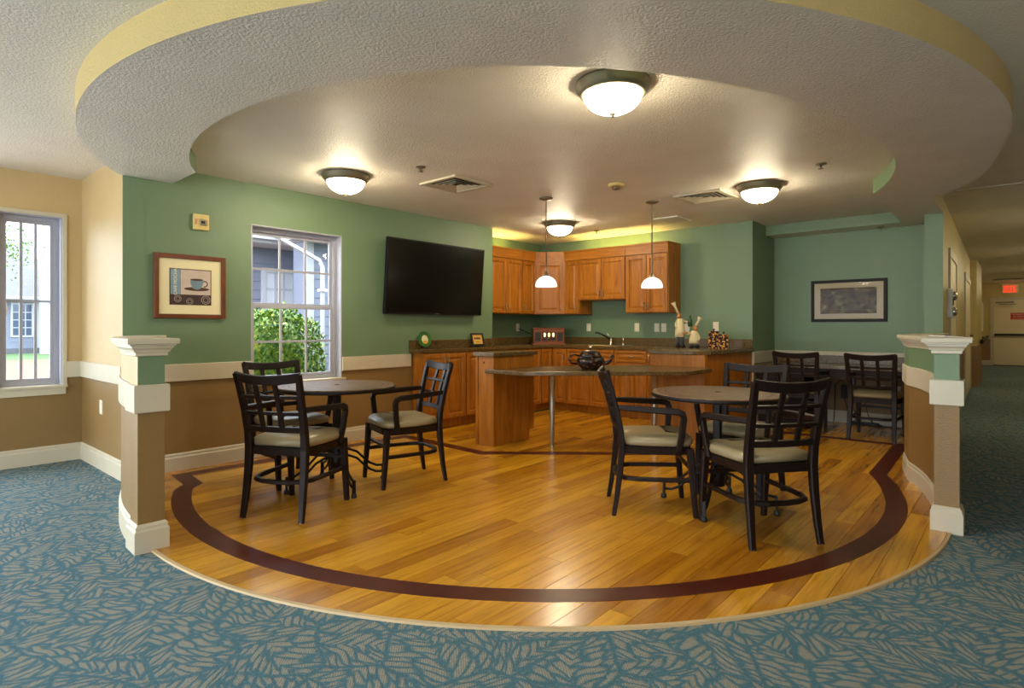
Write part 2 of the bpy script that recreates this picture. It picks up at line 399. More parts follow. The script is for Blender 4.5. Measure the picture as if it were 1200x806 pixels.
# ------------------------------------------------------------------ the plan of the room
CC = (4.10, 3.34)                    # centre of the round wood floor and of the ceiling ring
WL, WT = 5.145, 6.29                 # green window wall, tan wall farther left (planes of Y)
JX = 1.389                           # jut wall plane (X)
KX, KL, KC = 7.17, 5.65, 5.512       # kitchen back wall, kitchen side wall, where the green wall ends
AX, AY = 8.0, 2.42                   # alcove back wall, alcove side wall
PX, PY = 7.30, 0.585                 # end of the corridor wall
ZS, ZI, ZO = 2.317, 2.44, 2.47       # soffit, inner ceiling, outer ceiling
ZC = -0.006                          # carpet level (wood floor is 0)
def pol(r, deg): return (CC[0] + r * math.cos(math.radians(deg)), CC[1] + r * math.sin(math.radians(deg)))
def interp(tab, x):
    n = len(tab); x = min(max(x, tab[0][0]), tab[-1][0])
    def sl(i):
        a, b = tab[max(i - 1, 0)], tab[min(i + 1, n - 1)]; return (b[1] - a[1]) / (b[0] - a[0])
    for i in range(n - 1):
        (a, u), (b, v) = tab[i], tab[i + 1]
        if x <= b:
            h = b - a; t = (x - a) / h; m0, m1 = sl(i) * h, sl(i + 1) * h
            return (2*t**3 - 3*t**2 + 1) * u + (t**3 - 2*t**2 + t) * m0 + (-2*t**3 + 3*t**2) * v + (t**3 - t**2) * m1

def holes_wall(mb, axis, c0, c1, a0, a1, z0, z1, holes, mi=0):
    """solid wall between planes c0,c1 along a0..a1 with rectangular holes (a,b,zlo,zhi)"""
    def bx(a, b, lo, hi):
        if b - a < 1e-5 or hi - lo < 1e-5: return
        if axis == 'X': mb.box(a, c0, lo, b, c1, hi, mi)
        else: mb.box(c0, a, lo, c1, b, hi, mi)
    cur = a0
    for a, b, lo, hi in sorted(holes):
        bx(cur, a, z0, z1); bx(a, b, z0, lo); bx(a, b, hi, z1); cur = b
    bx(cur, a1, z0, z1)
    return mb
def structure(o, label): return tag(o, label, None, None, 'structure')

# green window wall
GW = (2.371, 3.290, 0.640, 2.078)
mb = MB(); holes_wall(mb, 'X', WL, WL + 0.17, JX + 0.14, KC, ZC, ZO, [GW])
structure(mb.build('wall_left', 'paint_green'), 'green upper and brown lower wall with the tall window and television')
mb = MB().box(JX, WL, ZC, JX + 0.14, WT + 0.16, ZO)
structure(mb.build('wall_jut', ['paint_tan']), 'short cream and brown wall joining tan window wall to green wall')
# green end face of the jut belongs to the green wall
mb = MB().box(JX + 0.001, WL - 0.004, ZC, JX + 0.15, WL, ZO)
structure(mb.build('wall_left_end', 'paint_green'), 'narrow green end of the wall beside the low curved wall')
TW = (0.815, 1.250, 0.645, 2.118)
mb = MB(); holes_wall(mb, 'X', WT, WT + 0.16, -6, JX, ZC, ZO, [(-5.6, -3.1, 0.1, 2.35), (-2.9, -0.5, 0.1, 2.35), (-0.3, 0.45, 0.3, 2.2), TW])  # openings left of the narrow window are unseen, widened for daylight
structure(mb.build('wall_far_left', 'paint_tan'), 'tan wall above brown with narrow white window at the far left')
mb = MB(); holes_wall(mb, 'Y', -6.16, -6.0, -4, WT, ZC, ZO, [(-0.6, 6.2, 0.05, 2.42)])  # unseen opening made nearly wall-wide for more daylight from the left
structure(mb.build('wall_behind_left', 'paint_tan'), 'tan wall with a wide opening out of view, enlarged to let in daylight')
mb = MB(); holes_wall(mb, 'X', -4.16, -4.0, -6.16, 7.3, ZC, ZO, [(-5.6, -2.6, 0.1, 2.3)])  # opening behind the camera added to bring in soft daylight
structure(mb.build('wall_behind', 'paint_tan'), 'tan wall with an unseen opening behind the viewpoint, added for daylight')
mb = MB().box(KC, KL, ZC, KX + 0.15, KL + 0.15, ZO).box(KC - 0.15, WL + 0.17, ZC, KC, KL + 0.15, ZO)
structure(mb.build('wall_kitchen_left', 'paint_green'), 'green kitchen side wall above the counter')
mb = MB().box(KX, AY, ZC, KX + 0.15, KL, ZO)
structure(mb.build('wall_kitchen_back', 'paint_green'), 'green kitchen back wall with outlets and wall cabinets')
mb = MB().box(KX + 0.15, AY, ZC, AX + 0.15, AY + 0.15, ZO)
structure(mb.build('wall_alcove_side', 'paint_green'), 'dark green side wall of the desk alcove')
mb = MB().box(AX, 0.76, ZC, AX + 0.15, AY, ZO)
structure(mb.build('wall_alcove_back', 'paint_green'), 'green alcove wall behind the long desk and landscape picture')
# corridor wall: green end and inner face, cream corridor face
def cw(X): return PY + (X - PX) * (0.92 - PY) / (23.8 - PX)      # its corridor face drifts a little
mb = MB().prism([(PX, PY), (23.8, cw(23.8)), (23.8, cw(23.8) + 0.16), (PX, PY + 0.155)], ZC, ZO, 1, mside=lambda i: (0, 0, 1, 1)[i])
structure(mb.build('wall_corridor', ['paint_corridor', 'paint_green']), 'cream corridor wall ending in a narrow green face')
XE = 23.0
mb = MB().box(XE, -2.2, ZC, XE + 0.15, 1.2, ZO)
structure(mb.build('wall_corridor_end', 'paint_corridor'), 'cream end wall of the corridor with the exit door')
mb = MB().box(7.3, -2.2, ZC, XE, -2.05, ZO).box(7.3, -4.16, ZC, 7.45, -2.05, ZO)
structure(mb.build('wall_corridor_right', 'paint_corridor'), 'corridor wall out of view')

# floors
mb = MB().box(-6.16, -4.16, ZC - 0.1, XE, WT + 0.1, ZC)
structure(mb.build('floor', 'carpet'), 'teal carpet with beige feathery leaf pattern around the round wood floor')

# ceilings
mb = MB().prism([(-6.2, -4.2), (XE + 0.2, -4.2), (XE + 0.2, 2.6), (7.35, 2.6), (7.35, KL + 0.16), (KC - 0.16, KL + 0.16), (KC - 0.16, WL + 0.18), (JX + 0.16, WL + 0.18), (JX + 0.16, WT + 0.18), (-6.2, WT + 0.18)], ZO, ZO + 0.2)
structure(mb.build('ceiling', 'ceiling_paint'), 'off-white textured ceiling outside the round ring')
ROUT = [(140, 3.262), (146, 3.275), (165, 3.31), (190, 3.34), (225, 3.315), (255, 3.285), (273, 3.315), (285, 3.36), (292, 3.44), (300, 3.54), (307, 3.60)]
RIN = [(145, 2.712), (180, 2.725), (215, 2.722), (240, 2.655), (262, 2.640), (275, 2.695), (285, 2.78), (295, 2.86), (306, 2.96)]
outer = [(JX + 0.0, WL)] + [pol(interp(ROUT, a), a) for a in [147 + i for i in range(160)] if a <= 305.5] + [(6.40, PY), (PX, PY)]
inner = [(7.66, AY), (7.66, 0.985), (5.86, 0.960)] + [pol(interp(RIN, a), a) for a in [305 - i for i in range(152)] if a >= 155] + [(1.725, 4.64), (1.735, WL)]
ring = outer + [(PX, PY + 0.155), (AX, 0.78), (AX, AY)] + inner
nO = len(outer); nR = len(ring)
def ring_side(i):
    if i < nO - 1: return 1
    if i < nO + 3: return 0
    return 2
mb = MB().prism(ring, ZS, ZO, 0, mside=ring_side)
structure(mb.build('ceiling_soffit', ['ceiling_paint', 'paint_cream', 'soffit_green']), 'broad lowered ceiling ring with cream outer edge and green inner edge')
inn = [(7.70, AY + 0.01), (7.70, 0.96)] + [pol(interp(RIN, a) + 0.02, a) for a in [305 - i for i in range(152)] if a >= 155] + [(1.70, 4.64), (1.70, WL + 0.01), (KC + 0.01, WL + 0.01), (KC + 0.01, KL + 0.01), (KX + 0.01, KL + 0.01), (KX + 0.01, AY + 0.01)]
mb = MB().prism(inn, ZI, ZO - 0.003)
structure(mb.build('ceiling_inner', 'ceiling_paint'), 'inner ceiling inside the ring with lamps and air vents')
mb = MB().prism([(6.98, -2.0), (7.01, -2.0), (7.01, cw(7.0)), (6.98, cw(7.0))], ZO - 0.012, ZO)
structure(mb.build('trim_1', 'trim_white'), 'thin strip across the corridor ceiling')

# wood floor: planks clipped to the round outline
def clip(poly, x0, x1, y0, y1):
    for ax, lim, sgn in ((0, x0, 1), (0, x1, -1), (1, y0, 1), (1, y1, -1)):
        out = []
        for i in range(len(poly)):
            a, b = poly[i - 1], poly[i]; da, db = (a[ax] - lim) * sgn, (b[ax] - lim) * sgn
            if (da >= 0) != (db >= 0):
                k = da / (da - db); out.append((a[0] + (b[0] - a[0]) * k, a[1] + (b[1] - a[1]) * k))
            if db >= 0: out.append(b)
        poly = out
        if len(poly) < 3: return []
    return poly
def area(p): return 0.5 * sum(p[i - 1][0] * p[i][1] - p[i][0] * p[i - 1][1] for i in range(len(p)))
RF = 3.03
region = [pol(RF + 0.0, a) for a in [148 + i for i in range(150)]] + [(5.8, 0.70), (PX, 0.72), (AX, 0.78), (AX, AY), (KX, AY), (KX, 4.9), (6.5, 4.99), (KC, 4.99), (KC, WL), (JX + 0.16, WL)]
wf = empty('floor_wood', (0, 0, 0)); structure(wf, 'round honey wood plank floor with dark inlaid border')
MB().prism(region, ZC, ZC + 0.001).build('underlay', 'sub_floor', wf)
PW, PL = 0.108, 1.22; row = 0; y = 0.30
while y < WL:
    x = 0.9 - random.random() * PL
    while x < AX:
        pl = clip(region, x + 0.0009, x + PL - 0.0009, y + 0.0009, y + PW - 0.0009)
        if pl and abs(area(pl)) > 0.0002: MB().prism(pl, ZC + 0.001, 0).build('plank', 'plank', wf)
        x += PL
    y += PW
edge = [pol(RF + 0.012, a) for a in [180 - 2.2 + i for i in range(93)]]
mb = MB().sweep([(x, yy, -0.001) for x, yy in edge], [(-0.011, -0.005), (0.011, -0.005), (0.008, 0.004), (-0.008, 0.006)])
structure(mb.build('trim_2', 'carpet_trim'), 'thin pale strip between wood floor and carpet')
# dark inlaid border
arc = [pol(2.765 + 0.03 * max(0, (a - 285) / 12), a) for a in [153 + 2 * i for i in range(73)]]
border = [(1.735, 4.95), (1.70, 4.62)] + arc[1:-1] + [(5.37, 0.845), (6.84, 0.885), (6.79, 2.16), (5.24, 2.12), (3.87, 3.74), (3.92, 4.93)]
L, R_ = offset_poly(border, -0.06), offset_poly(border, 0.06)
nb = len(border); cur = 0
for i in range(nb):
    j = (i + 1) % nb
    a, b = Vector(border[i]), Vector(border[j]); k = max(1, round((b - a).length / 0.9))
    for q in range(k):
        f0, f1 = q / k, (q + 1) / k
        lp = lambda P, Q, f: (P[0] + (Q[0] - P[0]) * f, P[1] + (Q[1] - P[1]) * f)
        MB().prism([lp(R_[i], R_[j], f0), lp(R_[i], R_[j], f1), lp(L[i], L[j], f1), lp(L[i], L[j], f0)], 0.0, 0.0012).build('inlay_strip', 'inlay', wf)

# baseboards and chair rails
BASE = [(0.016, ZC), (0.016, 0.105), (0.010, 0.115), (0.010, 0.130), (0.004, 0.142)]
RAIL = [(0.016, 0.722), (0.020, 0.726), (0.020, 0.858), (0.016, 0.862)]
def runs(name, mat, prof, segs, label):
    mb = MB()
    for a, b, n in segs: mb.run(a, b, n, prof)
    return structure(mb.build(name, mat), label)
runs('baseboard_left', 'trim_white', BASE, [((JX + 0.02, WL - 0.004), (4.16, WL - 0.004), (0, -1))], 'cream baseboard under the green window wall')
runs('baseboard_far_left', 'trim_white', BASE, [((-6, WT), (JX, WT), (0, -1)), ((JX, WT), (JX, WL - 0.02), (-1, 0))], 'cream baseboard along the tan wall and the short jut wall')
runs('baseboard_alcove', 'trim_white', BASE, [((AX, 0.79), (AX, AY), (-1, 0)), ((KX, AY), (AX, AY), (0, -1))], 'white baseboard in the desk alcove')
runs('baseboard_corridor', 'trim_white', BASE, [((PX, PY), (XE, cw(XE)), (0, -1)), ((XE, 0.565), (XE, 0.9), (-1, 0))], 'cream baseboard along the corridor')
runs('trim_3', 'trim_white', RAIL, [((JX + 0.02, WL - 0.004), (GW[0] - 0.0, WL - 0.004), (0, -1))], 'wide cream chair rail below the coffee cup picture')
runs('trim_4', 'trim_white', RAIL, [((GW[1] + 0.0, WL - 0.004), (4.16, WL - 0.004), (0, -1))], 'cream chair rail between the window and the cabinets')
runs('trim_5', 'trim_white', RAIL, [((TW[1] + 0.02, WT), (JX, WT), (0, -1)), ((JX, WT), (JX, WL - 0.02), (-1, 0))], 'cream chair rail on the tan wall and the jut wall')
runs('trim_6', 'trim_white', RAIL, [((KX + 0.002, AY), (AX, AY), (0, -1)), ((AX, 0.79), (AX, AY), (-1, 0))], 'white chair rail around the desk alcove')
structure(MB().box(KX - 0.012, AY - 0.012, 0, KX + 0.03, AY - 0.0, 0.862).build('trim_7', 'trim_white'), 'narrow cream corner strip at the end of the counter')

# ------------------------------------------------------------------ windows
def window(name, label, x0, x1, z0, z1, Y, cols, rows, sash=True, casing=0.0, sill=True):
    """double hung (or fixed) window in a hole of a wall whose room face is plane Y"""
    o = empty(name, ((x0 + x1) / 2, Y, z0)); structure(o, label)
    cx = (x0 + x1) / 2; D = 0.095
    def b(nm, a, c, lo, hi, y0, y1, mat='frame_white', par=None, bev=0.002):
        m = MB().box(a - cx, y0, lo - z0, c - cx, y1, hi - z0); return m.build(nm, mat, par or o, bevel=bev)
    lt = 0.012
    b('jamb', x0, x0 + lt, z0, z1, -0.004, 0.16); b('jamb', x1 - lt, x1, z0, z1, -0.004, 0.16); b('head', x0, x1, z1 - lt, z1, -0.004, 0.16)
    b('sill', x0 - (0.03 if sill else 0), x1 + (0.03 if sill else 0), z0 - 0.004, z0 + 0.016, -0.035 if sill else -0.006, 0.16, 'trim_white')
    if sill and casing: b('apron', x0 - 0.02, x1 + 0.02, z0 - 0.065, z0 - 0.004, -0.018, 0.0, 'trim_white')
    if casing:
        b('casing', x1 - 0.004, x1 + casing, z0, z1 + casing, -0.016, 0.0, 'trim_white'); b('casing', x0 - casing, x0 + 0.004, z0, z1 + casing, -0.016, 0.0, 'trim_white')
        b('casing', x0 + 0.004, x1 - 0.004, z1 - 0.004, z1 + casing, -0.016, 0.0, 'trim_white')
    a0, a1, lo, hi = x0 + lt, x1 - lt, z0 + 0.016, z1 - lt
    fw = 0.034
    for nm, p in (('frame', (a0, a0 + fw, lo, hi)), ('frame', (a1 - fw, a1, lo, hi)), ('frame', (a0 + fw, a1 - fw, hi - fw, hi)), ('frame', (a0 + fw, a1 - fw, lo, lo + fw))):
        b(nm, *p, D - 0.01, D + 0.05)
    a0 += fw; a1 -= fw; lo += fw; hi -= fw; mid = (lo + hi) / 2
    parts = [(lo, mid, 0.0), (mid, hi, 0.022)] if sash else [(lo, hi, 0.0)]
    nr = rows // 2 if sash else rows
    for k, (l, h, dy) in enumerate(parts):
        s = empty('sash', (0, D + dy, 0)); s.parent = o; sw = 0.026
        for p in ((a0, a0 + sw, l, h), (a1 - sw, a1, l, h), (a0 + sw, a1 - sw, l, l + sw), (a0 + sw, a1 - sw, h - sw, h)): b('rail', *p, 0, 0.02, par=s)
        gx0, gx1, gz0, gz1 = a0 + sw, a1 - sw, l + sw, h - sw
        for i in range(1, cols):
            xx = gx0 + (gx1 - gx0) * i / cols; b('muntin', xx - 0.010, xx + 0.010, gz0, gz1, 0.004, 0.016, par=s, bev=0)
        for j in range(1, nr):
            zz = gz0 + (gz1 - gz0) * j / nr; b('muntin', gx0, gx1, zz - 0.010, zz + 0.010, 0.0035, 0.0165, par=s, bev=0)
        for i in range(cols):
            for j in range(nr):
                xa = gx0 + (gx1 - gx0) * i / cols; xb = gx0 + (gx1 - gx0) * (i + 1) / cols; za = gz0 + (gz1 - gz0) * j / nr; zb = gz0 + (gz1 - gz0) * (j + 1) / nr
                MB().add([(xa - cx, 0.01, za - z0), (xb - cx, 0.01, za - z0), (xb - cx, 0.01, zb - z0), (xa - cx, 0.01, zb - z0)], [(0, 1, 2, 3)]).build('pane', 'glass', s)
    return o
window('window_1', 'tall white double-hung window in the green wall', GW[0], GW[1], GW[2], GW[3], WL, 3, 4)
window('window_2', 'narrow white window with six panes in the tan wall', TW[0], TW[1], TW[2], TW[3], WT, 3, 2, sash=False, casing=0.028)
portal('portal_window', ((GW[0] + GW[1]) / 2, WL + 0.19, 1.36), 0.9, 1.42, (0, -1, 0))
portal('portal_window', (1.04, WT + 0.18, 1.4), 0.46, 1.5, (0, -1, 0))
portal('portal_window', (0.07, WT + 0.18, 1.25), 0.75, 1.9, (0, -1, 0))
portal('portal_window', (-1.7, WT + 0.18, 1.22), 2.4, 2.25, (0, -1, 0))
portal('portal_window', (-4.35, WT + 0.18, 1.22), 2.5, 2.25, (0, -1, 0))
portal('portal_window', (-6.2, 2.8, 1.22), 6.8, 2.38, (1, 0, 0))
portal('portal_window', (-4.1, -4.2, 1.2), 3.0, 2.2, (0, 1, 0))

# ------------------------------------------------------------------ low curved walls with posts
def half_wall(label, arcw, post, flip):
    """arcw: (outer pts, inner pts) of the curved body; post: 4 corner points; face materials by side"""
    o = empty('low_wall', (0, 0, 0)); tag(o, label, 'low wall')
    po, pi_ = arcw; poly = po + list(reversed(pi_))
    if area(poly) < 0: poly = list(reversed(poly)); first_outer = False
    else: first_outer = True
    n = len(poly); no = len(po)
    def side(i):
        if first_outer: return 1 if i < no - 1 else 0
        return 0 if i < len(pi_) else 1
    MB().prism(poly, ZC, 1.02, 0, mside=side).build('curved_wall', ['paint_green', 'paint_tan'], o)
    pp = post if area(post) > 0 else list(reversed(post))
    def pside(i):
        a, b = Vector(pp[i]), Vector(pp[(i + 1) % 4]); m = (a + b) / 2 - Vector(CC); d = b - a; nn = Vector((d.y, -d.x)).normalized()
        return 1 if nn.dot(m.normalized()) > 0.7 else 0
    MB().prism(pp, ZC, 1.02, 0, mside=pside).build('post', ['paint_green', 'paint_tan'], o)
    CAP = [(0.0, 1.006), (0.010, 1.010), (0.010, 1.026), (0.017, 1.028), (0.021, 1.040), (0.032, 1.052), (0.032, 1.060), (0.041, 1.062), (0.041, 1.070), (0.054, 1.072), (0.056, 1.094), (0.050, 1.100)]
    B2 = [(0.016, ZC), (0.016, 0.105), (0.010, 0.115), (0.010, 0.130), (0.001, 0.142)]
    R2 = [(0.014, 0.718), (0.018, 0.722), (0.018, 0.858), (0.014, 0.862)]
    for src, x, nm in ((poly, -0.004, ''), (pp, 0.002, 'post_')):
        MB().stack(src, [(q + x, z + (0.003 if nm else 0)) for q, z in CAP]).build(nm + 'cap', 'trim_white', o)
        MB().stack(src, [(q + x, z) for q, z in R2]).build(nm + 'rail', 'trim_white', o)
        MB().stack(src, [(q + x, z) for q, z in B2]).build(nm + 'baseboard', 'trim_white', o)
    return o
def radial_post(a0, a1, r0, r1): return [pol(r0, a0), pol(r1, a0), pol(r1, a1), pol(r0, a1)]
angs = [148.6 + 2.0 * i for i in range(14)] + [176.0]
half_wall('low curved wall with white capped post at the carpet edge near the tan window', ([pol(3.095, a) for a in angs], [pol(2.990, a) for a in angs]), radial_post(175.9, 178.5, 2.985, 3.110), False)
angs = [272.6 + 2.0 * i for i in range(11)] + [294.5]
po = [pol(3.075, a) for a in angs] + [(5.75, PY + 0.01), (PX - 0.003, PY + 0.01)]
pi_ = [pol(2.970, a) for a in angs] + [(5.72, PY + 0.13), (PX - 0.003, PY + 0.13)]
half_wall('low curved wall with green-topped post beside the corridor', (po, pi_), radial_post(270.4, 272.8, 2.968, 3.085), True)
pp = MB().add([(-0.10, -0.05, 0), (0.10, -0.05, 0), (0.10, 0.05, 0.004), (-0.10, 0.05, 0.004), (-0.10, -0.05, 0.004), (0.10, -0.05, 0.004), (0.10, 0.05, 0.010), (-0.10, 0.05, 0.010)],
              [(0, 3, 2, 1), (4, 5, 6, 7), (0, 1, 5, 4), (1, 2, 6, 5), (2, 3, 7, 6), (3, 0, 4, 7)]).build('folded_paper', 'paper')
pp.location = (*pol(3.02, 277.5), 1.100); pp.rotation_euler = (0, 0, 0.5); tag(pp, 'white folded paper lying on the low wall cap', 'paper')

# ------------------------------------------------------------------ kitchen
def panel_door(parent, name, xa, xb, za, zb, mat='cabinet_wood', stile=0.052, handle=None):
    rings = [(0.0, 0.0), (0.0, -0.018), (0.003, -0.020), (stile - 0.008, -0.020), (stile, -0.007), (stile + 0.008, -0.007), (stile + 0.030, -0.016)]
    mb = MB(); vs = []; fs = []
    for ins, yy in rings: vs += [(xa + ins, yy, za + ins), (xb - ins, yy, za + ins), (xb - ins, yy, zb - ins), (xa + ins, yy, zb - ins)]
    for k in range(len(rings) - 1):
        for i in range(4): j = (i + 1) % 4; fs.append((4 * k + i, 4 * k + j, 4 * k + 4 + j, 4 * k + 4 + i))
    fs += [(0, 3, 2, 1), tuple(4 * (len(rings) - 1) + i for i in range(4))]
    d = mb.add(vs, fs).build(name, mat, parent)
    if handle:
        hx, hz, vert = handle; L2 = 0.048
        pts = [(hx, -0.018, hz - L2), (hx, -0.040, hz - L2 + 0.012), (hx, -0.044, hz), (hx, -0.040, hz + L2 - 0.012), (hx, -0.018, hz + L2)] if vert else \
              [(hx - L2, -0.018, hz), (hx - L2 + 0.012, -0.040, hz), (hx, -0.044, hz), (hx + L2 - 0.012, -0.040, hz), (hx + L2, -0.018, hz)]
        MB().tube(pts, 0.006, 6, up=(1, 0, 0) if vert else (0, 0, 1)).build('handle', 'nickel', d)
    return d
def cabinet(label, loc, rz, w, d, z0, z1, fronts, toe=0.0, group=None, side_finish=True, name='cabinet', door_top=None):
    o = empty(name, (loc[0], loc[1], 0), rz, label, 'cabinet', group)
    mb = MB().box(0, 0, z0 + toe, w, d, z1)
    if toe: mb.box(0.0, 0.07, z0, w, d, z0 + toe)
    mb.build('body', 'cabinet_wood', o)
    for f in fronts:
        kind, xa, xb, za, zb = f[:5]; h = None
        if len(f) > 5 and f[5]: h = f[5]
        panel_door(o, kind, xa, xb, za, zb, 'cabinet_wood_h' if kind in ('drawer', 'false_front') else 'cabinet_wood', 0.030 if kind in ('drawer', 'false_front') else 0.052, h)
    return o
FY, FX = 4.97, 6.56                                   # fronts of the base cabinets (left run, back run)
def Xl(px): return onY(px, 383, FY)[0]
def Yb(px): return onX(px, 383, FX)[1]
g = 'base cabinets'
x0, x1, x2, x3 = 4.195, Xl(545), Xl(603), FX - 0.26
def lower(w, n, drawer=False, hs='in'):
    fr = []; m = 0.012; zt = 0.855
    if drawer: fr.append(('drawer', m, w - m, 0.715, zt, (w / 2, 0.785, False))); zt = 0.695
    dw = (w - 2 * m - (n - 1) * 0.006) / n
    for i in range(n):
        xa = m + i * (dw + 0.006); hx = xa + (dw - 0.028 if (i == 0 and n == 2) or (n == 1 and hs == 'r') else 0.028)
        fr.append(('door', xa, xa + dw, 0.115, zt, (hx, zt - 0.085, True)))
    return fr
cabinet('shallow double-door base cabinet nearest the chair rail under the television', (x0, FY, 0), 0, x1 - x0, 0.16, 0, 0.873, lower(x1 - x0, 2), 0.10, g)
cabinet('base cabinet with single visible door half hidden behind the island end', (x1 + 0.002, FY, 0), 0, x2 - x1 - 0.004, 0.16, 0, 0.873, lower(x2 - x1 - 0.004, 2), 0.10, g)
cabinet('base cabinet behind the island below the yellow framed sign', (x2 + 0.002, FY, 0), 0, x3 - x2 - 0.004, 0.16, 0, 0.873, lower(x3 - x2 - 0.004, 1), 0.10, g)
# corner unit with two doors meeting at the inside corner
o = empty('corner_cabinet', (FX, FY, 0), 0, 'inside-corner base cabinet with two narrow doors below the wooden radio', 'cabinet', g)
MB().prism([(-0.258, 0.0), (0.0, 0.0), (0.0, -0.258), (0.60, -0.258), (0.60, 0.60), (-0.258, 0.60)], 0.10, 0.873).build('body', 'cabinet_wood', o)
MB().prism([(-0.258, 0.07), (0.07, 0.07), (0.07, -0.258), (0.60, -0.258), (0.60, 0.60), (-0.258, 0.60)], 0, 0.10).build('plinth', 'cabinet_wood', o)
a = empty('door_leaf', (-0.258, 0, 0)); a.parent = o
panel_door(a, 'door', 0.006, 0.232, 0.115, 0.855, handle=None)
a = empty('door_leaf', (0, -0.022, 0), -PI / 2); a.parent = o
panel_door(a, 'door', 0.004, 0.230, 0.115, 0.855, handle=(0.205, 0.76, True))
y0, y1, y2 = FY - 0.26, Yb(720.5), 3.035
w1 = y0 - y1
fr = [('false_front', 0.012, w1 - 0.012, 0.715, 0.855)]
dw = (w1 - 0.03) / 2
fr += [('door', 0.012, 0.012 + dw, 0.115, 0.695, (0.012 + dw - 0.028, 0.61, True)), ('door', 0.018 + dw, w1 - 0.012, 0.115, 0.695, (0.046 + dw, 0.61, True))]
cabinet('sink base cabinet with two doors behind the teapot', (FX, y0, 0), -PI / 2, w1 - 0.004, 0.60, 0, 0.873, fr, 0.10, g)
w2 = y1 - y2
fr = [('drawer', 0.012, 0.46, 0.715, 0.855, (0.24, 0.785, False))]
fr += [('door', 0.012, 0.235, 0.115, 0.695, (0.205, 0.61, True)), ('door', 0.241, 0.46, 0.115, 0.695, (0.27, 0.61, True)), ('door', 0.47, w2 - 0.012, 0.115, 0.855, (0.50, 0.77, True))]
cabinet('base cabinet with drawer and doors right of the sink', (FX, y1, 0), -PI / 2, w2 - 0.004, 0.60, 0, 0.873, fr, 0.10, g)
# peninsula
PXF = 5.77
o = empty('peninsula_cabinet', (PXF, AY, 0), 0, 'wood panelled peninsula closing the kitchen beside the desk alcove', 'cabinet')
MB().box(0.0, 0.015, 0.0, KX - PXF - 0.003, 0.60, 0.873).build('body', 'cabinet_wood', o)
MB().box(-0.012, 0.0, 0.0, 0.0, 0.605, 0.873).build('end_panel', 'cabinet_wood', o, bevel=0.002)
MB().box(0.0, 0.0, 0.0, KX - PXF - 0.014, 0.015, 0.873).build('side_panel', 'cabinet_wood', o)
MB().box(-0.016, -0.004, 0.0, 0.02, 0.03, 0.873).build('corner_post', 'cabinet_wood', o, bevel=0.003)
# island end cabinet
IX0, IX1, IY0, IY1 = 4.13, 4.75, 3.84, 4.065
o = empty('island_cabinet', (IX0, IY0, 0), 0, 'narrow honey wood end cabinet carrying the bar top', 'cabinet')
MB().box(0.012, 0.012, 0.10, IX1 - IX0, IY1 - IY0, 0.873).box(0.012, 0.012, 0, IX1 - IX0 - 0.075, IY1 - IY0, 0.10).build('body', 'cabinet_wood', o)
MB().box(0, 0.0, 0.0, 0.012, IY1 - IY0, 0.873).build('end_panel', 'cabinet_wood', o, bevel=0.002)
MB().prism([(0.012, 0.0), (IX1 - IX0 - 0.075, 0.0), (IX1 - IX0 - 0.075, 0.012), (0.012, 0.012)], 0, 0.10).box(0.012, 0, 0.10, IX1 - IX0, 0.012, 0.873).build('side_panel', 'cabinet_wood', o)
MB().box(-0.008, IY1 - IY0 - 0.02, 0, 0.012, IY1 - IY0 + 0.012, 0.873).build('edge_strip', 'cabinet_wood', o, bevel=0.002)
MB().box(-0.001, 0.12, 0.80, 0.0, 0.135, 0.825).box(-0.003, 0.122, 0.803, -0.001, 0.133, 0.822).build('magnet_catch', 'black_plastic', o)
o = empty('island_countertop', (IX0, IY0, 0.873), 0, 'short brown laminate top on the narrow island cabinet', 'countertop')
MB().prism([(-0.03, -0.03), (IX1 - IX0 + 0.03, -0.03), (IX1 - IX0 + 0.03, IY1 - IY0 + 0.03), (-0.03, IY1 - IY0 + 0.03)], 0.0, 0.041).build('slab', 'laminate', o, bevel=0.006)

# one continuous countertop with backsplash
o = empty('kitchen_countertop', (0, 0, 0.873), 0, 'long brown speckled laminate countertop around the kitchen', 'countertop')
ov = 0.028
slab = [(4.143, FY - ov), (FX - ov, FY - ov), (FX - ov, AY + 0.605 + ov), (PXF - 0.035, AY + 0.605 + ov), (PXF - 0.035, AY + 0.11), (PXF + 0.08, AY - ov), (KX - 0.012, AY - ov), (KX - 0.012, AY), (KX, AY), (KX, KL), (KC, KL), (KC, WL), (4.143, WL)]
MB().prism(slab, 0.0, 0.041).build('slab', 'laminate', o, bevel=0.006)
bs = [((4.143, WL), (KC, WL), (0, -1)), ((KC, KL), (KX, KL), (0, -1)), ((KX, KL), (KX, AY), (-1, 0))]
for p, q, n in bs: MB().run(p, q, n, [(0.020, 0.041), (0.020, 0.136), (0.016, 0.140)]).build('backsplash', 'laminate', o)
MB().run((KC, WL - 0.02), (KC, KL), (1, 0), [(0.020, 0.041), (0.020, 0.136), (0.016, 0.140)]).build('backsplash', 'laminate', o)
# sink and taps
o = empty('kitchen_sink', (6.83, 4.30, 0.914), -PI / 2, 'steel drop-in sink in the back counter', 'sink')
MB().stack([(-0.36, -0.20), (0.36, -0.20), (0.36, 0.16), (-0.36, 0.16)], [(0.02, 0.0), (0.016, 0.005), (0.0, 0.006), (-0.012, 0.002)]).build('rim', 'chrome', o)
o = empty('tap', (7.06, onX(716, 383, 7.06)[1], 0.914), 0, 'dark-spouted single lever kitchen tap behind the sink', 'tap')
MB().lathe([(0.001, 0), (0.028, 0), (0.028, 0.012), (0.019, 0.018), (0.018, 0.075), (0.014, 0.09), (0.001, 0.092)], 14).build('body', 'chrome', o)
MB().tube([(0, 0, 0.07), (-0.05, 0.05, 0.115), (-0.12, 0.13, 0.165), (-0.14, 0.155, 0.172), (-0.148, 0.165, 0.158)], 0.012, 8).build('spout', 'black_gloss', o)
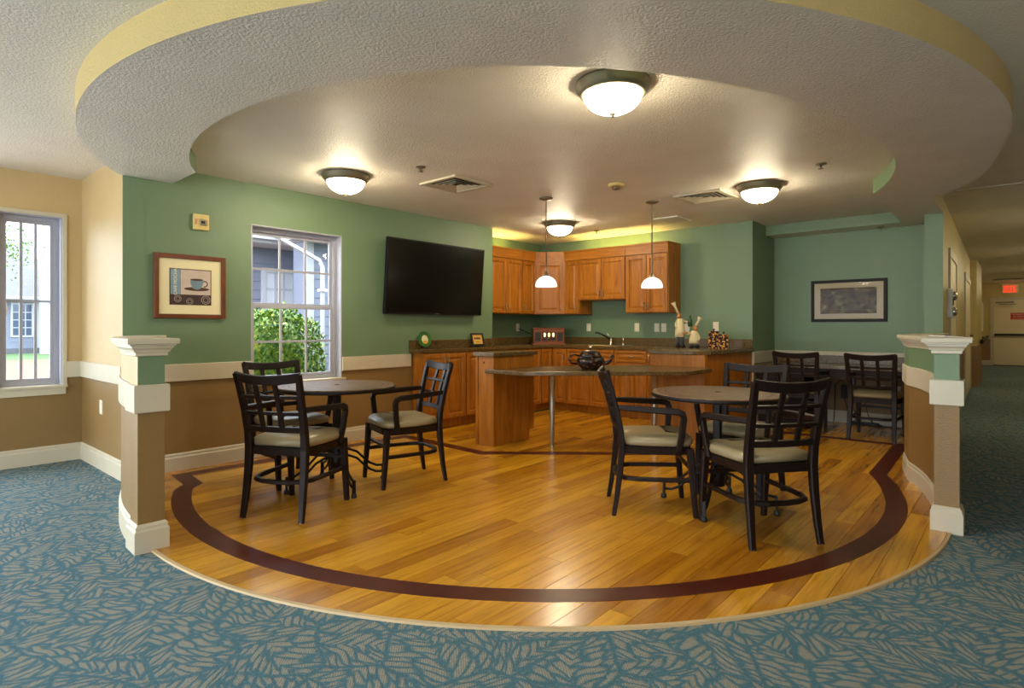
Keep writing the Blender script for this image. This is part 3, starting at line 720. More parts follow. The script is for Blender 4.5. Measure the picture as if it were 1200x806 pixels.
MB().tube([(0, 0, 0.09), (-0.02, 0.02, 0.12), (-0.05, 0.035, 0.165)], 0.008, 8).build('lever', 'chrome', o)
o = empty('sprayer', (7.06, onX(730.5, 383, 7.06)[1], 0.914), 0, 'slim chrome side sprayer beside the kitchen tap', 'tap')
MB().lathe([(0.001, 0), (0.022, 0), (0.022, 0.01), (0.014, 0.015), (0.012, 0.05), (0.001, 0.05)], 12).build('base', 'chrome', o)
MB().lathe([(0.001, 0.05), (0.011, 0.05), (0.015, 0.075), (0.016, 0.10), (0.001, 0.104)], 12).build('head', 'chrome', o)

# bar top between island and peninsula
o = empty('bar_table', (4.7, 3.1, 0), 0, 'lower laminate bar top on steel legs spanning between island and peninsula', 'table')
bar = [(4.095, 3.925), (4.10, 3.44), (4.14, 3.39), (5.13, 2.335), (5.19, 2.31), (5.67, 2.305), (5.745, 2.345), (5.745, 2.41), (PXF - 0.016, 2.416), (PXF - 0.016, 3.02), (4.745, IY0 - 0.004), (IX0 - 0.004, IY0 - 0.004), (IX0 - 0.004, 3.925)]
MB().prism([(x - 4.7, yy - 3.1) for x, yy in bar], 0.712, 0.750).build('top', 'laminate', o, bevel=0.006)
for lx, ly in ((4.495, 3.406), (5.27, 2.725)):
    MB().lathe([(0.001, 0.0), (0.020, 0.0), (0.020, 0.012), (0.018, 0.014), (0.020, 0.02), (0.030, 0.45), (0.034, 0.70), (0.045, 0.706), (0.045, 0.712), (0.001, 0.712)], 16, (lx - 4.7, ly - 3.1, 0)).build('leg', 'steel_leg', o)

# wall cabinets
UY, UX = 5.32, 6.84; ZB, ZD, ZT = 1.345, 2.10, 2.245
def upper(label, loc, rz, w, d, zb, doors, hs):
    o = empty('wall_cabinet', (loc[0], loc[1], 0), rz, label, 'cabinet', 'wall cabinets')
    MB().box(0, 0, zb, w, d, ZD + 0.01).build('body', 'cabinet_wood', o)
    MB().box(0, -0.026, ZD + 0.010, w, 0.018, ZT).box(0, -0.040, ZT - 0.020, w, 0.018, ZT + 0.004).box(w - 0.018, 0.018, ZD + 0.010, w, d, ZT + 0.004).build('crown', 'cabinet_wood_h', o)
    for (xa, xb), h in zip(doors, hs): panel_door(o, 'door', xa, xb, zb + 0.012, ZD - 0.004, handle=((xb - 0.026) if h == 'r' else (xa + 0.026), zb + 0.085, True))
    return o
def Xu(px): return onY(px, 383, UY)[0]
def Yu(px): return onX(px, 383, UX)[1]
xe = Xu(626); xm = Xu(611.5); xs = Xu(578.5) - 0.10
xs = max(xs, KC + 0.01)
upper('double-door wall cabinet next to the green wall corner by the television', (xs, UY), 0, xm - xs - 0.003, 0.33, ZB, [(0.01, (xm - xs) / 2 - 0.003), ((xm - xs) / 2 + 0.003, xm - xs - 0.012)], 'rl')
upper('narrow single-door wall cabinet between the double-door unit and the corner unit', (xm, UY), 0, xe - xm - 0.002, 0.33, ZB, [(0.01, xe - xm - 0.012)], 'l')
ya = 4.95
L45 = math.hypot(UX - xe, UY - ya); ang = math.atan2(ya - UY, UX - xe)
o = empty('corner_wall_cabinet', (xe, UY, 0), 0, 'diagonal corner wall cabinet with one bright door above the radio', 'cabinet', 'wall cabinets')
cpoly = [(0, 0), (UX - xe, ya - UY), (KX - xe, ya - UY), (KX - xe, KL - UY), (0, KL - UY)]
MB().prism(cpoly, ZB, ZD + 0.01).build('body', 'cabinet_wood', o)
MB().prism([(0.0, -0.012), (UX - xe - 0.008, ya - UY), (UX - xe + 0.02, ya - UY + 0.02), (0.0, 0.03)], ZD + 0.010, ZT + 0.004).build('crown', 'cabinet_wood_h', o)
leaf = empty('door_leaf', (0, 0, 0), ang); leaf.parent = o
panel_door(leaf, 'door', 0.03, L45 - 0.03, ZB + 0.012, ZD - 0.004, handle=(L45 - 0.058, ZB + 0.085, True))
yb, yc, yd = Yu(679), Yu(733.5), Yu(784)
upper('narrow wall cabinet right of the diagonal corner unit', (UX, ya - 0.002), -PI / 2, ya - yb - 0.003, 0.33, ZB, [(0.012, ya - yb - 0.012)], 'r')
upper('short double-door wall cabinet above the sink', (UX, yb), -PI / 2, yb - yc - 0.003, 0.33, 1.535, [(0.01, (yb - yc) / 2 - 0.003), ((yb - yc) / 2 + 0.003, yb - yc - 0.012)], 'rl')
upper('tall double-door wall cabinet at the open end above the chef figurines', (UX, yc), -PI / 2, yc - yd, 0.33, ZB, [(0.01, (yc - yd) / 2 - 0.003), ((yc - yd) / 2 + 0.003, yc - yd - 0.012)], 'rl')
# light strips lying on top of the wall cabinets
for lx, ly, rz, ln in ((6.00, 5.50, 0, 0.75), (7.02, 4.20, -PI / 2, 1.2)):
    o = empty('strip_light', (lx, ly, ZD + 0.010), rz, 'warm strip light lying on top of the ' + ('side' if rz == 0 else 'back') + ' run of wall cabinets', 'lamp')
    MB().box(-ln / 2, -0.02, 0, ln / 2, 0.02, 0.015).build('tray', 'white_plastic', o)
    MB().box(-ln / 2 + 0.01, -0.012, 0.015, ln / 2 - 0.01, 0.012, 0.032).build('tube', 'cove_lamp', o)

# outlets and switches
def plate(label, loc, rz, cat='outlet', wd=0.072, h=0.115, sw=False):
    o = empty('switch_plate' if sw else 'wall_outlet', loc, rz, label, cat, 'wall plates')
    MB().box(-wd / 2, -0.006, -h / 2, wd / 2, 0.0, h / 2).build('plate', 'outlet_white', o, bevel=0.002)
    if sw: MB().box(-0.014, -0.010, -0.03, 0.014, -0.006, 0.03).build('rocker', 'white_plastic', o)
    else:
        for dz in (-0.021, 0.021): MB().box(-0.015, -0.008, dz - 0.014, 0.015, -0.006, dz + 0.014).build('socket', 'white_plastic', o)
def outB(px, py, label, sw=False):
    p = onX(px, py, KX); plate(label, (KX, p[1], p[2]), -PI / 2, 'switch' if sw else 'outlet', sw=sw)
p = onY(606.5, 383.5, KL); plate('outlet with plugged-in cord left of the wooden radio', (p[0], KL, p[2]), 0)
outB(690, 383.5, 'blank white wall plate right of the wooden radio', True)
outB(746.5, 383.5, 'outlet above the counter just right of the sprayer')
outB(769.8, 383.8, 'left one of the paired outlets under the tall end wall cabinet')
outB(778, 383.8, 'right one of the paired outlets under the tall end wall cabinet')
outB(805, 384.5, 'outlet partly hidden behind the chef figurines')
outB(839, 382.5, 'outlet above the leopard patterned canisters')
p = onX(119, 477, JX); plate('small switch plate low on the brown part of the jut wall', (JX, p[1], p[2]), -PI / 2, 'switch', sw=True)

# ------------------------------------------------------------------ television
p = [(3.740, 1.300), (5.185, 1.300)]
tz0, tz1 = 1.305, 2.115; txm = 4.475; tw = 1.46; th = 0.815
o = empty('television', (txm, WL - 0.055, tz0), 0, 'large black flat television on the green wall tilted slightly down', 'television')
tilt = math.radians(4.5)
def tl(x, yy, z): return (x, (yy * math.cos(tilt)) - (z * math.sin(tilt)) - 0.0, z * math.cos(tilt) + yy * math.sin(tilt))
MB().box(-tw / 2, -0.040, 0, tw / 2, 0.0, th).xf(tl).build('case', 'black_plastic', o, bevel=0.004)
MB().box(-tw / 2 + 0.016, -0.0415, 0.022, tw / 2 - 0.016, -0.040, th - 0.016).xf(tl).build('screen', 'tv_screen', o)
MB().box(-0.035, -0.0415, 0.006, 0.035, -0.040, 0.015).xf(tl).build('logo', 'chrome', o)
MB().box(-0.20, 0.0, 0.2, 0.20, 0.050, 0.62).build('wall_mount', 'black_plastic', o)
MB().box(-0.1, -0.05, 0.25, 0.1, 0.03, 0.55).build('bracket', 'black_plastic', o)

# ------------------------------------------------------------------ pictures
def rect_frame(mb, w, h, fwid, y0, y1):
    mb.box(-w / 2, y0, 0, -w / 2 + fwid, y1, h); mb.box(w / 2 - fwid, y0, 0, w / 2, y1, h)
    mb.box(-w / 2 + fwid, y0, 0, w / 2 - fwid, y1, fwid); mb.box(-w / 2 + fwid, y0, h - fwid, w / 2 - fwid, y1, h); return mb
o = empty('framed_picture', (1.869, WL, 1.232), 0, 'framed coffee cup print with cream mat left of the window', 'picture')
w_, h_ = 0.548, 0.520
rect_frame(MB(), w_, h_, 0.036, -0.030, -0.002).build('frame', 'frame_brown', o, bevel=0.004)
MB().box(-w_ / 2 + 0.034, -0.014, 0.034, w_ / 2 - 0.034, -0.004, h_ - 0.034).build('mat', 'mat_cream', o)
art = MB().box(-0.160, -0.0160, 0.110, 0.160, -0.014, 0.405).build('print', 'art_brown', o)
MB().box(-0.153, -0.0170, 0.195, -0.080, -0.016, 0.398).build('blue_panel', 'art_blue', art)
MB().box(-0.078, -0.0170, 0.195, 0.153, -0.016, 0.398).build('pale_panel', 'art_pale', art)
MB().box(-0.153, -0.0170, 0.117, 0.153, -0.016, 0.193).build('dark_panel', 'art_dark', art)
def disc(cx, cz, rx, rz_, y, n=24, a0=0, a1=2 * PI):
    k = n if a1 - a0 >= 2 * PI - 1e-6 else n + 1
    return MB().add([(cx + rx * math.cos(a0 + (a1 - a0) * i / n), y, cz + rz_ * math.sin(a0 + (a1 - a0) * i / n)) for i in range(k)], [tuple(range(k))])
def annulus(cx, cz, r0, r1, y, n=28, a0=0.0, a1=2 * PI):
    vs = []; fs = []
    for i in range(n + 1):
        a = a0 + (a1 - a0) * i / n; vs += [(cx + r0 * math.cos(a), y, cz + r0 * math.sin(a)), (cx + r1 * math.cos(a), y, cz + r1 * math.sin(a))]
    for i in range(n): fs.append((2 * i, 2 * i + 1, 2 * i + 3, 2 * i + 2))
    return MB().add(vs, fs)
disc(0.045, 0.243, 0.098, 0.016, -0.0174).build('saucer', 'art_brown', art)
MB().add([(-0.005, -0.0178, 0.318), (0.095, -0.0178, 0.318), (0.094, -0.0178, 0.285), (0.078, -0.0178, 0.250), (0.055, -0.0178, 0.240), (0.035, -0.0178, 0.240), (0.012, -0.0178, 0.250), (-0.004, -0.0178, 0.285)], [tuple(range(8))]).build('cup', 'art_cup', art)
disc(0.045, 0.320, 0.050, 0.009, -0.0180).build('cup_rim', 'art_brown', art)
annulus(0.105, 0.287, 0.018, 0.027, -0.0176, a0=-1.9, a1=2.2).build('cup_handle', 'art_brown', art)
for cx_, cz_, r_ in ((0.115, 0.155, 0.036), (-0.10, 0.160, 0.027), (-0.01, 0.140, 0.026)):
    annulus(cx_, cz_, r_ * 0.86, r_, -0.0174).build('ring', 'art_grey', art); annulus(cx_, cz_, r_ * 0.48, r_ * 0.6, -0.0174).build('ring', 'art_grey', art)
text('lettering', 'CAFE MOCHA', 0.034, 'mat_cream', art, (-0.117, -0.0172, 0.296), (PI / 2, -PI / 2, 0))

zb_ = onX(995, 377, AX)[2]; pa, pb = onX(951, 353, AX)[1], onX(1040, 353, AX)[1]
o = empty('framed_picture', (AX, (pa + pb) / 2, zb_), -PI / 2, 'wide dark-framed landscape print above the alcove desk', 'picture')
w_, h_ = pa - pb, onX(995, 327.5, AX)[2] - zb_
rect_frame(MB(), w_, h_, 0.036, -0.028, -0.002).build('frame', 'frame_black', o, bevel=0.004)
MB().box(-w_ / 2 + 0.034, -0.014, 0.034, w_ / 2 - 0.034, -0.004, h_ - 0.034).build('mat', 'mat_pale', o)
MB().box(-w_ / 2 + 0.105, -0.0155, 0.10, w_ / 2 - 0.105, -0.014, h_ - 0.10).build('print', 'art_scene', o)
MB().box(-w_ / 2 + 0.036, -0.018, 0.036, w_ / 2 - 0.036, -0.0175, h_ - 0.036).build('glazing', 'picture_glass', o)

# alarm on the green wall
o = empty('fire_alarm', (1.947, WL, 2.033), 0, 'square ivory fire alarm strobe high on the green wall', 'alarm')
MB().box(-0.062, -0.03, -0.066, 0.062, 0, 0.066).build('housing', 'alarm_ivory', o, bevel=0.008)
MB().box(-0.018, -0.042, -0.03, 0.040, -0.03, 0.022).build('strobe', 'chrome', o, bevel=0.006)
MB().box(-0.010, -0.0435, -0.016, 0.022, -0.042, 0.008).build('lens', 'grille_dark', o)
text('lettering', 'FIRE', 0.026, 'exit_red', o, (-0.042, -0.0305, 0.0), (PI / 2, -PI / 2, 0))

# ------------------------------------------------------------------ small things on the counters
ZK = 0.914
p = onz(496, 406.5, ZK)
def on_counter(px, y_): return onY(px, 383, y_)[0]
# green oval plaque leaning in a stand
o = empty('oval_plaque', (on_counter(498, 5.06), 5.05, ZK), -0.45, 'green oval plaque leaning on a dark stand at the counter end', 'plaque'); o.scale = (1.2, 1.2, 1.1)
tb = math.radians(24)
def lean(x, yy, z): return (x, yy * math.cos(tb) + z * math.sin(tb), z * math.cos(tb) - yy * math.sin(tb) + 0.014)
def ovalprism(rx, rz_, y0, y1, zc):
    n = 24; v = [(rx * math.cos(2 * PI * i / n), y0, zc + rz_ * math.sin(2 * PI * i / n)) for i in range(n)] + [(rx * math.cos(2 * PI * i / n), y1, zc + rz_ * math.sin(2 * PI * i / n)) for i in range(n)]
    return MB().add(v, [tuple(reversed(range(n))), tuple(range(n, 2 * n))] + [(i, (i + 1) % n, n + (i + 1) % n, n + i) for i in range(n)])
ovalprism(0.062, 0.088, -0.012, 0.0, 0.09).xf(lean).build('oval', 'plaque_green', o)
ovalprism(0.030, 0.048, -0.014, -0.012, 0.085).xf(lean).build('emblem', 'fig_white', o)
ovalprism(0.026, 0.018, -0.0152, -0.014, 0.055).xf(lean).build('band', 'plaque_yellow', o)
MB().tube([(-0.04, -0.03, 0.006), (-0.04, 0.0, 0.008), (-0.03, 0.045, 0.10)], 0.004, 6).tube([(0.04, -0.03, 0.006), (0.04, 0.0, 0.008), (0.03, 0.045, 0.10)], 0.004, 6).tube([(-0.04, -0.005, 0.008), (0.04, -0.005, 0.008)], 0.004, 6).tube([(0, 0.07, 0.004), (0, 0.045, 0.10)], 0.004, 6).tube([(-0.03, 0.045, 0.10), (0.03, 0.045, 0.10)], 0.004, 6).build('stand', 'black_plastic', o)
o = empty('framed_sign', (on_counter(560, 5.055), 5.045, ZK), -0.30, 'small black-framed yellow sign leaning on the counter below the television', 'sign')
tb = math.radians(22)
rect_frame(MB(), 0.175, 0.165, 0.022, -0.014, 0.0).xf(lean).build('frame', 'frame_black', o)
MB().box(-0.067, -0.009, 0.021, 0.067, -0.003, 0.144).xf(lean).build('sheet', 'plaque_yellow', o)
MB().box(-0.045, -0.0098, 0.085, 0.045, -0.009, 0.108).box(-0.03, -0.0098, 0.045, 0.03, -0.009, 0.052).xf(lean).build('print', 'art_brown', o)
MB().tube([(0, 0.075, 0.004), (0, 0.035, 0.12)], 0.005, 6).tube([(-0.06, 0.0, 0.006), (0.06, 0.0, 0.006)], 0.006, 6).build('stand', 'black_plastic', o)
# wooden radio in the corner
rc = onX(642, 383, 6.70)
o = empty('wooden_radio', (6.70, rc[1], ZK), math.radians(-44), 'old-fashioned wooden radio cabinet with glowing glass front in the kitchen corner', 'radio'); o.scale = (1.25, 1.2, 1.25)
MB().stack([(-0.175, -0.09), (0.175, -0.09), (0.175, 0.09), (-0.175, 0.09)], [(0.012, 0.0), (0.012, 0.012), (0.0, 0.018), (0.0, 0.172), (0.008, 0.176), (0.008, 0.186), (0.0, 0.190)]).build('case', 'radio_wood', o)
for sx in (-1, 1): MB().box(sx * 0.128 - 0.033, -0.0925, 0.035, sx * 0.128 + 0.033, -0.0895, 0.138).build('speaker_grille', 'grille_dark', o)
MB().box(-0.082, -0.0915, 0.035, 0.082, -0.0895, 0.145).build('glass_front', 'art_brown', o)
for cx_ in (-0.05, 0.0, 0.05): MB().ell((cx_, -0.095, 0.108), (0.012, 0.005, 0.024), 8, 6).build('candle_bulb', 'candle_lit', o)
for cx_ in (-0.05, 0.0, 0.05): MB().ell((cx_, -0.093, 0.062), (0.012, 0.004, 0.012), 8, 6).build('knob', 'black_gloss', o)
pO = onY(606.5, 383.5, KL)
bpy.context.view_layer.update(); radio = o
cd = (MB().tube([(pO[0] + 0.0, KL - 0.012, pO[2] - 0.02), (pO[0] + 0.05, KL - 0.05, pO[2] - 0.04), (pO[0] + 0.16, KL - 0.12, 1.06), (pO[0] + 0.30, KL - 0.20, 0.98), (6.78, rc[1] + 0.20, 0.925)], 0.006, 6).build('power_cord', 'rubber'))
cd.parent = radio; cd.matrix_parent_inverse = radio.matrix_world.inverted()

# chef figurines
def chef(label, loc, rz, s, tall):
    o = empty('chef_figurine', loc, rz, label, 'figurine', 'chef figurines'); hb = 0.42 if tall else 0.30
    for sx in (-1, 1):
        MB().ell((sx * 0.035 * s, -0.02 * s, 0.022 * s), (0.036 * s, 0.055 * s, 0.024 * s), 10, 6).build('shoe', 'fig_black', o)
        if tall: MB().tube([(sx * 0.030 * s, 0, 0.02 * s), (sx * 0.028 * s, 0, 0.17 * s)], 0.022 * s, 8).build('trouser_leg', 'fig_blue', o)
    z0 = 0.14 * s if tall else 0.06 * s
    hh = 0.24 * s if tall else 0.16 * s
    MB().lathe([(0.001, z0), (0.066 * s, z0), (0.062 * s, z0 + hh * 0.35), (0.050 * s, z0 + hh * 0.7), (0.036 * s, z0 + hh), (0.001, z0 + hh + 0.005)], 14).build('apron_body', 'fig_white', o)
    zt = z0 + hh; dx = -0.035 * s if tall else 0.03 * s
    MB().ell((dx * 0.4, -0.01 * s, zt + 0.03 * s), (0.032 * s, 0.034 * s, 0.042 * s), 10, 8).ell((dx * 0.4, -0.042 * s, zt + 0.022 * s), (0.012 * s, 0.014 * s, 0.010 * s), 8, 6).build('head', 'fig_skin', o)
    hl = 0.15 * s if tall else 0.11 * s
    b0 = Vector((dx * 0.6, -0.005 * s, zt + 0.062 * s)); b1 = b0 + Vector((dx * 1.9, 0, hl))
    MB().tube([b0, b0.lerp(b1, 0.6), b0.lerp(b1, 0.85), b1], 0.017 * s, 8, scale=[1, 0.9, 1.5, 1.9]).build('chef_hat', 'fig_white', o)
    ax = 1 if tall else -1
    MB().tube([(ax * 0.034 * s, 0, zt - 0.02 * s), (ax * 0.08 * s, -0.03 * s, zt - 0.045 * s), (ax * 0.115 * s, -0.06 * s, zt - 0.03 * s)], 0.014 * s, 8).build('arm', 'fig_white', o)
    MB().tube([(-ax * 0.034 * s, 0, zt - 0.02 * s), (-ax * 0.06 * s, -0.02 * s, zt - 0.08 * s), (-ax * 0.05 * s, -0.05 * s, zt - 0.12 * s)], 0.014 * s, 8).build('arm', 'fig_white', o)
    if tall: MB().lathe([(0.001, -0.05), (0.026, -0.05), (0.026, 0.03), (0.010, 0.05), (0.009, 0.08), (0.001, 0.08)], 10, (ax * 0.12 * s, -0.07 * s, zt - 0.05 * s)).build('bottle', 'bottle_green', o)
    else: MB().ell((ax * 0.12 * s, -0.07 * s, zt - 0.025 * s), (0.034 * s, 0.03 * s, 0.016 * s), 10, 6).build('loaf', 'fig_skin', o)
    return o
pc = onX(797, 383, 6.62); chef('tall chef figurine holding a green bottle on the peninsula counter', (6.62, pc[1], ZK), math.radians(-62), 0.92, True)
pc = onX(813.5, 383, 6.60); chef('short chef figurine holding a loaf beside the tall chef', (6.60, pc[1], ZK), math.radians(-62), 0.92, False)
def canister(label, loc, r, h):
    o = empty('canister', loc, 0.3, label, 'canister', 'leopard canisters')
    MB().stack([(-r, -r), (r, -r), (r, r), (-r, r)], [(-0.004, 0), (0, 0.004), (0, h - 0.004), (-0.004, h)]).build('jar', 'leopard', o)
    MB().stack([(-r, -r), (r, -r), (r, r), (-r, r)], [(0.003, h), (0.003, h + 0.012), (-0.01, h + 0.016)]).build('lid', 'leopard', o)
    MB().lathe([(0.001, h + 0.014), (0.008, h + 0.014), (0.007, h + 0.022), (0.015, h + 0.032), (0.010, h + 0.044), (0.001, h + 0.046)], 10).build('knob', 'fig_black', o)
pc = onX(836.5, 383, 6.62); canister('taller leopard patterned canister below the outlet on the counter', (6.62, pc[1], ZK), 0.054, 0.185)
pc = onX(848.0, 383, 6.52); canister('shorter leopard patterned canister next to the taller one', (6.52, pc[1], ZK), 0.050, 0.150)

# teapot on the bar
tp = onz(693, 433.2, 0.75)
o = empty('teapot', (tp[0] + 0.03, tp[1] + 0.03, 0.75), math.radians(-49), 'dark openwork metal teapot with bronze spots on the bar top', 'teapot'); o.scale = (1.3, 1.3, 1.15)
MB().lathe([(0.001, 0.0), (0.062, 0.0), (0.066, 0.008), (0.094, 0.035), (0.106, 0.070), (0.100, 0.095), (0.088, 0.104), (0.001, 0.104)], 20).build('body', 'teapot_metal', o)
MB().lathe([(0.001, 0.104), (0.082, 0.104), (0.084, 0.112), (0.074, 0.140), (0.052, 0.160), (0.030, 0.166), (0.001, 0.168)], 20).build('lid', 'teapot_metal', o)
MB().lathe([(0.001, 0.166), (0.008, 0.168), (0.007, 0.178), (0.014, 0.188), (0.010, 0.198), (0.001, 0.200)], 10).build('knob', 'chrome', o)
MB().tube([(-0.085, 0, 0.115), (-0.12, 0, 0.128), (-0.150, 0, 0.115), (-0.158, 0, 0.085), (-0.145, 0, 0.055), (-0.098, 0, 0.045)], 0.007, 8, up=(0, 1, 0)).build('handle', 'black_gloss', o)
MB().tube([(0.085, 0, 0.050), (0.13, 0, 0.060), (0.155, 0, 0.090), (0.165, 0, 0.128)], 0.016, 8, up=(0, 1, 0), scale=[1.5, 1.2, 0.9, 0.7]).build('spout', 'teapot_metal', o)
for k in range(3):
    a = 2 * PI * k / 3 + 0.6; MB().ell((0.05 * math.cos(a), 0.05 * math.sin(a), 0.004), (0.012, 0.012, 0.003), 8, 4).build('foot', 'teapot_metal', o)

# ------------------------------------------------------------------ chairs
def make_chair():
    """armchair with lattice back; x = right, y = forward, origin on the floor at the seat centre"""
    o = empty('dining_chair', (0, 0, 0))
    sec = lambda k: None
    for s in (-1, 1):
        # rear leg sweeps up into the back post
        pts = [(s * 0.205, -0.255, 0.0), (s * 0.200, -0.235, 0.12), (s * 0.197, -0.215, 0.28), (s * 0.196, -0.205, 0.42), (s * 0.197, -0.212, 0.52), (s * 0.202, -0.240, 0.66), (s * 0.210, -0.275, 0.80), (s * 0.218, -0.300, 0.885)]
        MB().bar(pts, 0.044, 0.033, up=(0, 1, 0), scale=[0.75, 0.9, 1.05, 1.15, 1.1, 1.0, 0.9, 0.8]).build('rear_leg', 'chair_wood', o)
        MB().bar([(s * 0.212, 0.238, 0.0), (s * 0.210, 0.222, 0.20), (s * 0.205, 0.205, 0.42)], 0.047, 0.042, up=(0, 1, 0), scale=[0.68, 0.85, 1.05]).build('front_leg', 'chair_wood', o)
        arm = [(s * 0.205, -0.235, 0.668), (s * 0.228, -0.10, 0.660), (s * 0.246, 0.05, 0.652), (s * 0.250, 0.125, 0.648), (s * 0.250, 0.152, 0.636), (s * 0.248, 0.160, 0.610), (s * 0.236, 0.150, 0.50), (s * 0.222, 0.135, 0.405)]
        MB().bar(arm, 0.038, 0.032, up=(s, 0.0, 0.15), scale=[0.8, 1, 1.05, 1.05, 1.05, 1.0, 0.95, 0.95]).build('arm', 'chair_wood', o)
    # seat frame and cushion
    seat = [(-0.205, -0.215), (0.205, -0.215), (0.222, -0.06), (0.228, 0.12), (0.212, 0.205), (0.14, 0.232), (-0.14, 0.232), (-0.212, 0.205), (-0.228, 0.12), (-0.222, -0.06)]
    MB().stack(seat, [(-0.020, 0.378), (-0.012, 0.380), (-0.008, 0.425), (-0.014, 0.428)]).build('seat_frame', 'chair_wood', o)
    c = [(-0.185, -0.185), (0.185, -0.185), (0.212, -0.05), (0.218, 0.10), (0.205, 0.195), (0.14, 0.226), (-0.14, 0.226), (-0.205, 0.195), (-0.218, 0.10), (-0.212, -0.05)]
    MB().stack(c, [(-0.012, 0.428), (0.006, 0.436), (0.012, 0.456), (0.004, 0.476), (-0.024, 0.492), (-0.085, 0.500), (-0.15, 0.503)]).build('seat_cushion', 'vinyl', o, smooth=True)
    # back: curved top rail, three rails, two slats
    def by(z): return -0.212 - (z - 0.52) * 0.245
    def rail(z, h, half, bow, nm, th=0.020):
        pts = [(half * k / 6, by(z) - bow * (1 - (k / 6) ** 2), z) for k in range(-6, 7)]
        MB().bar(pts, th, h, up=(0, -0.22, 1)).build(nm, 'chair_wood', o)
    pts = [(0.226 * k / 6, by(0.862) - 0.040 * (1 - (k / 6) ** 2) + 0.008, 0.848 + 0.020 * (abs(k) / 6) ** 2) for k in range(-6, 7)]
    MB().bar(pts, 0.022, 0.056, up=(0, -0.22, 1)).build('top_rail', 'chair_wood', o)
    for z, h in ((0.745, 0.021), (0.645, 0.021), (0.545, 0.036)): rail(z, h, 0.205, 0.024, 'back_rail')
    for sx in (-0.066, 0.066):
        MB().bar([(sx * (1 + 0.12 * (z - 0.55)), by(z) - 0.026 * (1 - (sx / 0.2) ** 2) - (0.010 if z > 0.8 else 0), z) for z in (0.535, 0.62, 0.72, 0.84)], 0.032, 0.016, up=(0, 1, 0)).build('back_slat', 'chair_wood', o)
    # bent hoop stretcher
    pts = [(-0.207, 0.215, 0.225), (-0.203, 0.0, 0.225), (-0.195, -0.12, 0.225), (-0.165, -0.185, 0.225), (-0.09, -0.222, 0.225), (0, -0.230, 0.225), (0.09, -0.222, 0.225), (0.165, -0.185, 0.225), (0.195, -0.12, 0.225), (0.203, 0.0, 0.225), (0.207, 0.215, 0.225)]
    MB().bar(pts, 0.026, 0.026).build('hoop_stretcher', 'chair_wood', o)
    MB().bar([(-0.203, 0.205, 0.30), (0.203, 0.205, 0.30)], 0.018, 0.024).build('front_stretcher', 'chair_wood', o)
    for s in (-1, 1):
        for yy in (-0.255, 0.238): MB().lathe([(0.001, -0.0), (0.013, 0.0), (0.013, 0.006), (0.001, 0.006)], 8, (s * (0.205 if yy < 0 else 0.212), yy, 0.0)).build('glide', 'steel_leg', o)
    return o
spots = [((1.915, 3.500), (0.90, 0.44), 'dark wood armchair seen from behind, nearest at the window-side round table', 'chairs at the left round table'),
         ((2.245, 4.215), (0.0, -1.0), 'dark wood armchair between the window and the round table', 'chairs at the left round table'),
         ((2.815, 3.555), (-0.956, 0.29), 'dark wood armchair in side view between window-side table and cabinets', 'chairs at the left round table'),
         ((3.440, 1.805), (0.59, -0.81), 'dark wood armchair in front of the bar, facing the alcove-side round table', 'chairs at the right round table'),
         ((3.425, 1.130), (0.60, 0.80), 'nearest dark wood armchair, back to viewer, at the alcove-side round table', 'chairs at the right round table'),
         ((4.140, 1.480), (-1.0, 0.02), 'dark wood armchair on the far side of the alcove-side round table', 'chairs at the right round table'),
         ((7.130, 1.870), (0.995, 0.06), 'dark armchair at the desk end nearer the kitchen counter', 'chairs at the alcove desk'),
         ((7.120, 1.135), (0.998, -0.03), 'dark armchair at the desk end nearer the low corridor wall', 'chairs at the alcove desk')]
proto = None
for (x, yy), f, lab, grp in spots:
    o = proto if proto is None else copy_tree(proto)
    if o is None: proto = o = make_chair()
    o.location = (x, yy, 0.0); o.rotation_euler = (0, 0, math.atan2(f[1], f[0]) - PI / 2); tag(o, lab, 'chair', grp)

# ------------------------------------------------------------------ round tables
def make_table():
    o = empty('round_table', (0, 0, 0))
    MB().lathe([(0.001, 0.708), (0.405, 0.708), (0.415, 0.714), (0.415, 0.733), (0.408, 0.740), (0.001, 0.740)], 48, sm=False).build('table_top', ['table_slate'], o)
    MB().lathe([(0.4155, 0.711), (0.418, 0.714), (0.418, 0.730), (0.4155, 0.734)], 48).build('rim', 'table_iron', o)
    MB().lathe([(0.001, 0.740), (0.018, 0.740), (0.018, 0.7425), (0.001, 0.7425)], 16).build('centre_plug', 'rubber', o)
    MB().bar([(0, 0, 0.13), (0, 0, 0.70)], 0.052, 0.052, up=(0, 1, 0)).box(-0.15, -0.15, 0.698, 0.15, 0.15, 0.708).build('column', 'table_iron', o)
    MB().lathe([(0.001, 0.13), (0.045, 0.135), (0.048, 0.20), (0.040, 0.30), (0.034, 0.31), (0.001, 0.31)], 14).build('hub', 'table_iron', o)
    for k in range(4):
        a = k * PI / 2; R2 = lambda r, z, s=0.0: (r * math.cos(a) - s * math.sin(a), r * math.sin(a) + s * math.cos(a), z)
        f = empty('foot', (0, 0, 0)); f.parent = o
        for dz, sh in ((0.0, 0.0), (-0.048, 0.0)):
            MB().tube([R2(0.03, 0.27 + dz), R2(0.09, 0.262 + dz), R2(0.15, 0.235 + dz), R2(0.20, 0.185 + dz), R2(0.25, 0.140 + dz), R2(0.30, 0.115 + dz), R2(0.352, 0.110 + dz)], 0.009, 8).build('rod', 'table_iron', f)
        MB().bar([R2(0.352, 0.118), R2(0.354, 0.03)], 0.014, 0.024, up=R2(0, 0, 1)).build('upright', 'table_iron', f)
        MB().lathe([(0.001, 0), (0.017, 0), (0.020, 0.008), (0.017, 0.026), (0.008, 0.032), (0.001, 0.032)], 10, R2(0.355, 0.0)).build('pad', 'rubber', f)
    return o
